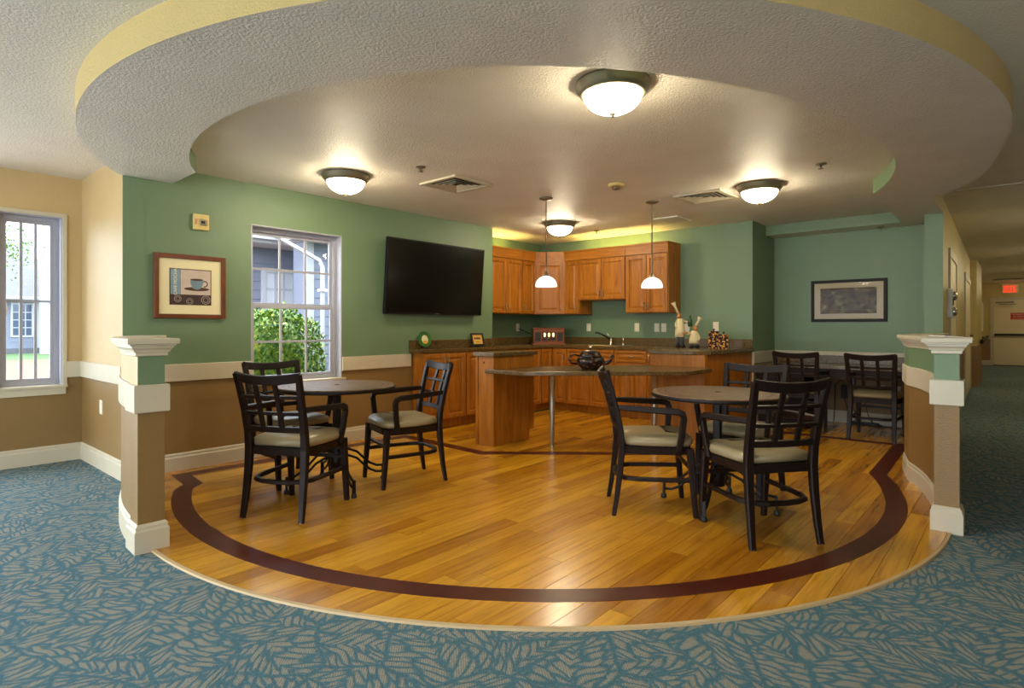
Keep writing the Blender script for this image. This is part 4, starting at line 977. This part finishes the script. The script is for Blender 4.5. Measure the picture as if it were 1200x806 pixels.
t0 = make_table(); t0.location = (2.365, 3.76, 0); t0.rotation_euler = (0, 0, math.radians(-14)); tag(t0, 'round slate-topped table with iron base near the window', 'table', 'round tables')
t1 = copy_tree(t0); t1.location = (3.73, 1.48, 0); t1.rotation_euler = (0, 0, math.radians(9)); tag(t1, 'round slate-topped table with iron base in front of the desk alcove', 'table', 'round tables')

# ------------------------------------------------------------------ desk in the alcove
DX = 7.27
o = empty('desk', (DX, 0.80, 0), 0, 'long dark built-in desk along the alcove wall', 'desk')
dl = AY - 0.80 - 0.004
MB().box(0, 0, 0.690, AX - DX - 0.024, dl, 0.722).build('top', 'laminate', o, bevel=0.004)
MB().box(0.012, 0, 0.585, 0.032, dl, 0.690).build('apron', 'dark_desk', o)
MB().box(0.02, dl - 0.50, 0, AX - DX - 0.10, dl - 0.02, 0.69).build('pedestal', 'dark_desk', o)
for k in range(3): MB().box(0.006, dl - 0.485, 0.06 + k * 0.175, 0.02, dl - 0.035, 0.225 + k * 0.175).build('drawer', 'dark_desk', o, bevel=0.003)
MB().box(0.02, 0.0, 0, AX - DX - 0.10, 0.03, 0.69).build('side_panel', 'dark_desk', o)
MB().box(AX - DX - 0.022, 0, 0.640, AX - DX - 0.021 + 0.0, dl, 0.815).build('back_panel', 'laminate', o)
# power bits under the desk
o = empty('power_strip', (AX - 0.06, 1.40, 0.0), -PI / 2, 'black power strip with cables on the floor under the desk', 'power strip')
MB().box(-0.16, -0.03, 0, 0.16, 0.03, 0.035).build('housing', 'black_plastic', o, bevel=0.005)
MB().tube([(0.1, 0, 0.03), (0.06, -0.04, 0.12), (0.02, -0.03, 0.3), (0.0, 0.02, 0.45)], 0.006, 6).build('cable', 'rubber', o)
MB().tube([(-0.1, 0, 0.03), (-0.04, -0.06, 0.10), (-0.10, -0.07, 0.22), (-0.06, 0.02, 0.42)], 0.006, 6).build('cable', 'rubber', o)
MB().tube([(0.16, 0, 0.02), (0.22, -0.05, 0.008), (0.30, -0.02, 0.008), (0.38, -0.06, 0.008)], 0.006, 6).build('cable', 'rubber', o)
o = empty('power_adapter', (AX - 0.03, 1.60, 0.46), 0, 'black power adapter hanging by its cord under the desk', 'adapter')
MB().box(-0.03, -0.035, -0.16, 0.026, 0.035, 0.0).build('housing', 'black_plastic', o, bevel=0.006)
MB().tube([(-0.005, 0.0, 0.0), (-0.005, 0.04, 0.06), (0.0, 0.10, 0.0), (0.0, 0.11, -0.30), (0.0, 0.12, -0.452)], 0.005, 6).build('cord', 'rubber', o)
MB().tube([(-0.005, 0.0, -0.16), (0.0, -0.03, -0.30), (-0.03, -0.06, -0.45)], 0.005, 6).build('cord', 'rubber', o)
for yy, lab in ((1.22, 'left of two outlets low on the wall under the desk'), (1.07, 'right of two outlets low on the wall under the desk')): plate(lab, (AX, yy, 0.42), -PI / 2)

# ------------------------------------------------------------------ ceiling lamps, pendants, vents
def flush_lamp(label, x, y_, z, r=0.195, mat='dome_glass'):
    o = empty('ceiling_lamp', (x, y_, z), 0.4, label, 'ceiling lamp', 'flush ceiling lamps'); k = r / 0.195
    MB().lathe([(0.001, 0), (0.195 * k, 0), (0.197 * k, -0.012), (0.186 * k, -0.022), (0.188 * k, -0.034), (0.176 * k, -0.046), (0.172 * k, -0.058), (0.160 * k, -0.064), (0.150 * k, -0.056), (0.001, -0.050)], 40).build('pan', 'bronze', o)
    prof = [(0.152 * k * math.cos(a), -0.056 - 0.102 * k * math.sin(a)) for a in [PI / 2 * i / 9 for i in range(9)]] + [(0.001, -0.056 - 0.102 * k)]
    MB().lathe(prof, 36).build('glass_dome', mat, o)
    MB().lathe([(0.001, -0.154), (0.020, -0.156), (0.018, -0.163), (0.009, -0.169), (0.008, -0.177), (0.001, -0.181)], 14).build('finial', 'bronze', o)
    return o
flush_lamp('largest domed ceiling lamp close to the front of the ring', 2.65, 1.61, ZI)
flush_lamp('domed ceiling lamp near the window and fire alarm', 2.77, 4.27, ZI)
a, b = onz(861, 217, ZI), onz(919, 217, ZI); flush_lamp('domed ceiling lamp nearest the desk alcove', (a[0] + b[0]) / 2, (a[1] + b[1]) / 2, ZI)
a, b = onz(636, 261, ZI), onz(676, 261, ZI); flush_lamp('small-looking domed ceiling lamp in front of the kitchen cabinets', (a[0] + b[0]) / 2, (a[1] + b[1]) / 2, ZI)
for x, y_, lab in ((-2.5, 3.2, 'added unseen dome lamp toward the far windows'), (-1.6, -1.6, 'added unseen dome lamp behind the viewpoint'), (-4.2, 1.0, 'added unseen dome lamp by the wide side opening')):  # unseen lamps added behind the camera to flatten the lighting
    flush_lamp(lab, x, y_, ZO)
for i, x in enumerate((9.2, 13.2, 17.2, 21.2)):
    flush_lamp('domed corridor ceiling lamp, ' + ('first', 'second', 'third', 'last')[i] + ' from the dining area', x, -0.75, ZO, mat='corridor_lamp')
def pendant(label, px, py):
    p = onz(px, py, ZI); o = empty('pendant_lamp', (p[0], p[1], ZI), 0, label, 'pendant lamp', 'pendant lamps over the bar')
    MB().lathe([(0.001, 0), (0.066, 0), (0.068, -0.008), (0.050, -0.020), (0.020, -0.028), (0.001, -0.030)], 24).build('canopy', 'nickel', o)
    MB().lathe([(0.0065, -0.025), (0.0065, -0.60), (0.0085, -0.602), (0.0085, -0.62), (0.0065, -0.622), (0.0065, -0.745)], 10).build('rod', 'nickel', o)
    MB().lathe([(0.001, -0.725), (0.014, -0.727), (0.018, -0.75), (0.030, -0.768), (0.032, -0.78), (0.001, -0.785)], 16).build('socket', 'nickel', o)
    prof = [(0.028, -0.772)] + [(0.104 * math.sin(a) + 0.004, -0.772 - 0.100 * (1 - math.cos(a))) for a in [PI / 2 * i / 9 for i in range(3, 10)]] + [(0.107, -0.880), (0.103, -0.880), (0.098, -0.86)]
    prof += [(0.098 * math.sin(a), -0.780 - 0.085 * (1 - math.cos(a))) for a in [PI / 2 * i / 9 for i in range(8, 2, -1)]] + [(0.024, -0.779)]
    MB().lathe(prof, 32).build('shade', 'pendant_glass', o)
pendant('frosted glass pendant lamp over the island end of the bar', 640, 232)
pendant('frosted glass pendant lamp over the peninsula end of the bar', 764, 236)
def vent(label, corners, z):
    P = [Vector(onz(x, y_, z)) for x, y_ in corners]; c = sum(P, Vector()) / 4
    s = ((P[0] - P[1]).length + (P[1] - P[2]).length + (P[2] - P[3]).length + (P[3] - P[0]).length) / 8
    o = empty('air_vent', (c.x, c.y, z), 0, label, 'air vent', 'square ceiling air vents'); s = min(max(s, 0.17), 0.235)
    sq = lambda r: [(-r, -r), (r, -r), (r, r), (-r, r)]
    MB().stack(sq(s - 0.01), [(0, -0.001), (0, -0.003)]).build('duct', 'grille_dark', o)
    mb = MB()
    for i in range(4):
        a = i * PI / 2; q = [rot2(*v, a) for v in ((-s, -s), (s, -s), (s - 0.035, -s + 0.035), (-s + 0.035, -s + 0.035))]; mb.prism(q, -0.016, 0)
    mb.build('frame', 'trim_white', o)
    for i in range(4):
        a = i * PI / 2
        for k in range(4):
            r1 = s - 0.045 - k * (s - 0.05) / 4.3
            q = [rot2(*v, a) for v in ((-r1, -r1), (r1, -r1), (r1 - 0.02, -r1 + 0.02), (-r1 + 0.02, -r1 + 0.02))]; zz = (-0.014, -0.014, -0.004, -0.004)
            mb = MB().add([(v[0], v[1], z_) for v, z_ in zip(q, zz)] + [(v[0], v[1], z_ + 0.002) for v, z_ in zip(q, zz)], [(3, 2, 1, 0), (4, 5, 6, 7), (0, 1, 5, 4), (1, 2, 6, 5), (2, 3, 7, 6), (3, 0, 4, 7)])
            mb.build('louver', 'trim_white', o)
vent('square louvred air vent on the ceiling nearer the television', ((494, 214), (532, 204), (575, 216), (536, 226)), ZI)
vent('square louvred air vent on the ceiling beside the alcove lamp', ((792, 229), (841, 220), (862, 230), (815, 239)), ZI)
p = onz(788, 257, ZI); o = empty('return_grille', (p[0], p[1], ZI), 0, 'flat white return grille on the ceiling above the counter end', 'air vent')
MB().stack([(-0.19, -0.15), (0.19, -0.15), (0.19, 0.15), (-0.19, 0.15)], [(0.0, 0.0), (0.0, -0.008), (-0.012, -0.012)]).build('plate', 'white_plastic', o)
for k in range(9): MB().box(-0.155, -0.11 + k * 0.026, -0.0145, 0.155, -0.098 + k * 0.026, -0.012).build('slat', 'white_plastic', o)
p = onz(722, 216, ZI); o = empty('smoke_detector', (p[0], p[1], ZI), 0, 'round ivory smoke detector on the inner ceiling', 'smoke detector')
MB().lathe([(0.001, 0), (0.075, 0), (0.075, -0.010), (0.062, -0.022), (0.001, -0.022)], 24).build('base', 'alarm_ivory', o)
MB().lathe([(0.001, -0.022), (0.040, -0.022), (0.036, -0.042), (0.020, -0.050), (0.001, -0.050)], 20).build('sensor', 'bronze', o)
def sprinkler(label, px, py, z):
    p = onz(px, py, z); o = empty('sprinkler', (p[0], p[1], z), 0, label, 'sprinkler', 'ceiling sprinklers')
    MB().lathe([(0.001, 0), (0.040, 0), (0.038, -0.006), (0.016, -0.010), (0.001, -0.010)], 16).build('flange', 'nickel', o)
    MB().tube([(-0.013, 0, -0.008), (-0.016, 0, -0.022), (-0.004, 0, -0.036)], 0.003, 6, up=(0, 1, 0)).tube([(0.013, 0, -0.008), (0.016, 0, -0.022), (0.004, 0, -0.036)], 0.003, 6, up=(0, 1, 0)).tube([(0, 0, -0.008), (0, 0, -0.038)], 0.004, 6).build('yoke', 'bronze', o)
    MB().lathe([(0.001, -0.036), (0.020, -0.037), (0.020, -0.040), (0.001, -0.041)], 14).build('deflector', 'nickel', o)
sprinkler('sprinkler head between the window lamp and the air vent', 493, 195.5, ZI)
sprinkler('sprinkler head on the ceiling near the ring beside the alcove', 962, 192, ZI)
sprinkler('sprinkler head in front of the wall cabinets', 699, 270, ZI)
sprinkler('sprinkler head under the beam above the landscape picture', 1032, 266, ZS)

# ------------------------------------------------------------------ corridor
def wx(px): # X where a view ray meets the corridor wall face
    d = ray(px, 383); k = (0.92 - PY) / (23.8 - PX); return (PY - k * PX) / (d[1] / d[0] - k)
def on_wall(px): X = wx(px); return X, cw(X)
def cor_door(n, px0, px1, label, ztop=2.05):
    xa, xb = wx(px0), wx(px1); o = empty('door_%d' % n, (xa, cw(xa), 0), math.atan2(cw(xb) - cw(xa), xb - xa)); structure(o, label); w_ = xb - xa
    MB().box(0, -0.02, ZC, 0.09, 0, ztop).box(w_ - 0.09, -0.02, ZC, w_, 0, ztop).box(0.09, -0.02, ztop - 0.09, w_ - 0.09, 0, ztop).build('frame', 'trim_white', o)
    MB().box(0.09, -0.006, ZC + 0.01, w_ - 0.09, 0.0, ztop - 0.09).build('leaf', 'door_cream', o)
    MB().lathe([(0.001, 0), (0.02, 0.0), (0.025, 0.03), (0.02, 0.05), (0.001, 0.052)], 12).xf(lambda x, y_, z: (w_ - 0.16 + x, -0.006 - z, 1.0 + y_)).build('knob', 'nickel', o)
cor_door(1, 1111.5, 1120, 'framed doorway first along the corridor wall')
cor_door(2, 1130, 1136.5, 'framed doorway second along the corridor wall')
xs_, ys_ = on_wall(1110.5)
o = empty('wall_phone', (xs_, ys_, 1.42), 0, 'small chrome and white wall device beside the first corridor doorway', 'wall device')
MB().box(-0.10, -0.05, -0.16, 0.10, 0, 0.16).build('housing', 'white_plastic', o, bevel=0.01)
for dz in (-0.09, 0.08): MB().ell((-0.04, -0.06, dz), (0.05, 0.035, 0.05), 12, 8).build('cup', 'chrome', o)
MB().box(-0.06, -0.055, -0.02, 0.02, -0.05, 0.03).build('speaker', 'grille_dark', o)
# wall pilaster where the corridor steps, handrail
xa = wx(1137); xb = wx(1141)
structure(MB().box(xa, cw(xa) - 0.10, ZC, xb, cw(xa) + 0.02, ZO).build('trim_8', 'paint_corridor'), 'slim pilaster on the corridor wall')
o = empty('handrail', (0, 0, 0), 0, 'dark handrail along the corridor wall', 'handrail')
xa, xb = wx(1139), wx(1150.0)
MB().bar([(xa, cw(xa) - 0.16, 0.86), (xb, cw(xb) - 0.16, 0.86)], 0.05, 0.09).build('rail', 'dark_desk', o)
for k in range(3):
    X = xa + (xb - xa) * (0.1 + 0.4 * k); MB().box(X - 0.03, cw(X) - 0.15, 0.82, X + 0.03, cw(X), 0.86).build('bracket', 'dark_desk', o)
# sconce far along the wall
xs_, ys_ = on_wall(1146); o = empty('wall_panel', (xs_, ys_, 1.05), 0, 'pale box mounted on the corridor wall near the exit', 'wall box')
MB().box(-0.3, -0.10, 0, 0.3, 0, 0.75).build('box', 'white_plastic', o, bevel=0.01)
MB().box(-0.25, -0.105, 0.05, 0.25, -0.10, 0.70).build('cover', 'outlet_white', o)
# exit door in the end wall
yA = onX(1160.5, 383, XE)[1]
o = empty('door_3', (XE, yA, 0), -PI / 2); structure(o, 'cream exit door with push bar at the end of the corridor')
dw_ = 1.05; dh = 1.98
MB().box(0, -0.03, ZC, 0.07, 0, dh + 0.07).box(dw_ + 0.07, -0.03, ZC, dw_ + 0.14, 0, dh + 0.07).box(0.07, -0.03, dh, dw_ + 0.07, 0, dh + 0.07).build('frame', 'trim_white', o)
MB().box(0.075, -0.015, ZC + 0.012, dw_ + 0.065, 0, dh - 0.004).build('leaf', 'door_cream', o)
MB().box(0.10, -0.09, 0.90, dw_ + 0.02, -0.015, 0.96).build('push_bar', 'grille_dark', o)
MB().box(0.12, -0.06, dh - 0.10, 0.55, -0.015, dh - 0.05).box(0.20, -0.20, dh - 0.15, 0.60, -0.17, dh - 0.13).build('closer', 'bronze', o)
MB().box(0.07, -0.05, ZC, dw_ + 0.07, -0.015, ZC + 0.02).build('threshold', 'grille_dark', o)
sg = MB().box(0.47, -0.018, 1.385, 0.97, -0.015, 1.585).build('notice', 'exit_red', o)
for i, s_ in enumerate(('EMERGENCY EXIT ONLY', 'Push Until Alarm Sounds', 'Door Can Be Opened In 15 Seconds')): text('lettering', s_, (0.040, 0.038, 0.028)[i], 'paper', sg, (0.72, -0.0185, 1.54 - i * 0.057), (PI / 2, 0, 0))
ye = onX(1183.5, 383, XE)[1]
o = empty('exit_sign', (XE, ye, 2.17), -PI / 2, 'lit red EXIT sign above the corridor exit door', 'sign')
MB().box(-0.20, -0.05, 0.0, 0.20, 0, 0.26).build('housing', 'outlet_white', o, bevel=0.006)
MB().box(-0.155, -0.052, 0.025, 0.155, -0.05, 0.235).build('face', 'exit_lit', o)
text('lettering', 'EXIT', 0.19, 'outlet_white', o, (0, -0.0525, 0.13), (PI / 2, 0, 0))
o = empty('corridor_grille', (XE - 2.2, 0.2, ZO), 0, 'long dark grille on the corridor ceiling near the exit', 'air vent')
MB().box(-0.10, -0.35, -0.02, 0.10, 0.35, 0).build('frame', 'grille_dark', o)
for k in range(4): MB().box(-0.08 + k * 0.045, -0.33, -0.026, -0.06 + k * 0.045, 0.33, -0.02).build('slat', 'nickel', o)

# ------------------------------------------------------------------ outside
ZG = -0.12
structure(MB().box(-30, WL + 0.4, ZG - 0.2, 40, 60, ZG).build('ground_outside', 'grass'), 'green lawn outside the windows')
structure(MB().box(-6, WL + 0.3, ZG, 5.4, onz(30, 423, ZG)[1], ZG + 0.03).build('mulch_bed', 'mulch'), 'reddish mulch bed outside the windows')
def siding_house(label, x0, x1, Y, zt, board, wins, roof_h, dep=4.0, glass='ext_glass'):
    o = empty('house', (x0, Y, ZG), 0, label, 'house'); W_ = x1 - x0
    MB().box(0, 0.05, 0, W_, dep, zt).build('core', 'ext_siding', o)
    k = 0; z = 0.25
    MB().box(0, -0.02, 0, W_, 0.05, 0.25).build('foundation', 'ext_roof', o)
    while z < zt - 0.02:
        h_ = min(board, zt - z)
        MB().add([(0, 0.02, z), (W_, 0.02, z), (W_, 0.035, z + h_), (0, 0.035, z + h_), (0, 0.05, z), (W_, 0.05, z), (W_, 0.05, z + h_), (0, 0.05, z + h_)], [(0, 1, 2, 3), (4, 7, 6, 5), (0, 4, 5, 1), (3, 2, 6, 7), (0, 3, 7, 4), (1, 5, 6, 2)]).build('siding_board', 'ext_siding', o)
        z += board
    for xx in (0, W_ - 0.12): MB().box(xx, 0.0, 0, xx + 0.12, 0.06, zt).build('corner_trim', 'ext_trim', o)
    MB().box(-0.3, -0.55, zt, W_ + 0.3, 0.1, zt + 0.18).build('eave', 'ext_trim', o)
    MB().box(-0.3, -0.66, zt + 0.05, W_ + 0.3, -0.55, zt + 0.19).build('gutter', 'ext_trim', o)
    MB().add([(-0.35, -0.66, zt + 0.19), (W_ + 0.35, -0.66, zt + 0.19), (W_ + 0.35, dep * 0.6, zt + roof_h), (-0.35, dep * 0.6, zt + roof_h), (-0.35, dep * 0.62, zt + 0.1), (W_ + 0.35, dep * 0.62, zt + 0.1)], [(0, 1, 2, 3), (0, 3, 4), (1, 5, 2), (0, 4, 5, 1), (3, 2, 5, 4)]).build('roof', 'ext_roof', o)
    for wx0, wx1, wz0, wz1 in wins:
        f = MB().box(wx0 - 0.08, -0.02, wz0 - 0.08, wx1 + 0.08, 0.03, wz0).box(wx0 - 0.08, -0.02, wz1, wx1 + 0.08, 0.03, wz1 + 0.08).box(wx0 - 0.08, -0.02, wz0, wx0, 0.03, wz1).box(wx1, -0.02, wz0, wx1 + 0.08, 0.03, wz1).build('window', 'ext_trim', o)
        MB().box(wx0, 0.0, wz0, wx1, 0.018, wz1).build('window_glass', glass, f)
        for q in (1, 2): MB().box(wx0 + (wx1 - wx0) * q / 3 - 0.02, -0.012, wz0, wx0 + (wx1 - wx0) * q / 3 + 0.02, 0.0, wz1).build('muntin', 'ext_trim', f)
        for q in (1, 2, 3): MB().box(wx0, -0.011, wz0 + (wz1 - wz0) * q / 4 - 0.02, wx1, -0.001, wz0 + (wz1 - wz0) * q / 4 + 0.02).build('muntin', 'ext_trim', f)
    return o
YH = onz(30, 414, ZG)[1]
a = onY(15, 393, YH); b = onY(37, 357, YH); HX = -4.0
siding_house('grey siding house with a paned window across the lawn', HX, onY(47, 383, YH)[0], YH, 2.55, 0.30, [(a[0] - HX, b[0] - HX, a[2] - ZG, b[2] - ZG)], 3.4, 7.0)
YN = 9.6
a = onY(312, 372, YN); b = onY(342, 322, YN)
siding_house('pale siding house wing with white gutter close behind the hedge', onY(285, 383, YN)[0] - 0.7, onY(372, 383, YN)[0], YN, 2.62, 0.15, [(a[0] - onY(285, 383, YN)[0] + 0.7, b[0] - onY(285, 383, YN)[0] + 0.7, 1.1, 2.2)], 1.6, 4.0, 'blind')
xn = onY(374, 383, YN - 1.0)[0]
siding_house('light grey siding corner with white downspout right of the hedge', xn - 0.30, xn + 3.0, YN - 1.15, 2.62, 0.15, [], 0.5, 0.42)
o = empty('downspout', (onY(378, 383, YN - 1.9)[0], YN - 1.9, ZG), 0, 'white downspout curving down from the house gutter', 'downspout')
MB().bar([(0, 0, 0), (0, 0, 2.15), (-0.05, 0, 2.25), (-0.75, 0, 2.55), (-0.78, 0, 2.62), (-0.78, 0, 2.85)], 0.05, 0.05, up=(0, 1, 0)).build('pipe', 'ext_trim', o)
for z in (0.6, 1.8): MB().box(-0.06, -0.045, z, 0.06, 0.045, z + 0.04).build('strap', 'ext_trim', o)
pw0, pw1 = onY(48, 383, YH - 1.5)[0], onY(72, 383, YH - 1.5)[0]
o = empty('white_shed', (pw0, YH - 1.5, ZG), 0, 'tall white boarded wall beside the grey house', 'building')
MB().box(0, 0, 0, pw1 - pw0 + 4, 0.3, 7.0).build('wall', 'ext_trim', o)
for k in range(4): MB().box(0.3 + k * 0.45, -0.03, 0, 0.36 + k * 0.45, 0, 6.9).build('batten', 'ext_trim', o)
# pale slab added out of view to bounce daylight in through the windows
structure(MB().box(-7, WT + 0.3, ZG + 0.03, 0.15, 9.5, ZG + 0.06).build('bounce_slab', 'paper'), 'pale slab added beside the building, out of view, to bounce daylight inside')
# hedge
o = empty('hedge', (3.36, 6.78, ZG + 0.03), 0, 'leafy yellow-green hedge right outside the tall window', 'hedge')
mb = MB(); rr_ = random.Random(3)
for i in range(9000):
    while True:
        u, v, q = rr_.uniform(-1, 1), rr_.uniform(-1, 1), rr_.uniform(-1, 1); d = (abs(u) ** 3 + abs(v) ** 3 + abs(q) ** 3) ** (1 / 3)
        if 0.80 < d < 1.0: break
    x, yy, z = u * 0.60, v * 0.50, 0.72 + q * 0.72 + 0.05 * math.sin(u * 9) + 0.04 * rr_.random()
    s_ = rr_.uniform(0.020, 0.036); e = Matrix.Rotation(rr_.uniform(0, 6.3), 3, 'Z') @ Matrix.Rotation(rr_.uniform(0.1, 1.3), 3, 'X')
    mb.add([tuple(Vector((x, yy, z)) + e @ Vector(p_)) for p_ in ((0, 0, 0), (s_ * 0.55, s_, 0.003), (0, s_ * 2.2, 0), (-s_ * 0.55, s_, 0.003))], [(0, 1, 2, 3)])
tag(mb.build('foliage', 'leaf', o), kind='stuff')
mb = MB()
for k in range(7): mb.tube([(-0.45 + k * 0.15, 0, 0), (-0.46 + k * 0.15, 0.05, 0.5), (-0.45 + k * 0.155, -0.05, 1.0)], 0.015, 6)
mb.build('stem', 'art_brown', o)
MB().ell((0, 0, 0.72), (0.50, 0.40, 0.66), 16, 10).build('inner_twigs', 'leaf', o)
# a small tree beyond the lawn seen through the narrow window
o = empty('garden_tree', (onY(2, 383, YH - 4)[0], YH - 4, ZG), 0, 'thin tree above the roof across the lawn', 'tree')
MB().tube([(0, 0, 0), (0.1, 0, 2.0), (-0.1, 0, 3.6), (0.1, 0, 5.2)], 0.12, 8, scale=[1, 0.8, 0.5, 0.2]).build('trunk', 'art_brown', o)
mb = MB()
for i in range(900):
    a_, b_, r_ = rr_.uniform(0, 6.28), rr_.gauss(0, 0.6), rr_.uniform(0.1, 1.5); c_ = Vector((r_ * math.cos(a_), r_ * math.sin(a_), 4.9 + b_)); s_ = 0.07
    e = Matrix.Rotation(rr_.uniform(0, 6.3), 3, 'Z') @ Matrix.Rotation(rr_.uniform(0.1, 1.3), 3, 'X')
    mb.add([tuple(c_ + e @ Vector(p_)) for p_ in ((0, 0, 0), (s_ * 0.5, s_, 0), (0, s_ * 2.2, 0), (-s_ * 0.5, s_, 0))], [(0, 1, 2, 3)])
tag(mb.build('foliage', 'leaf', o), kind='stuff')
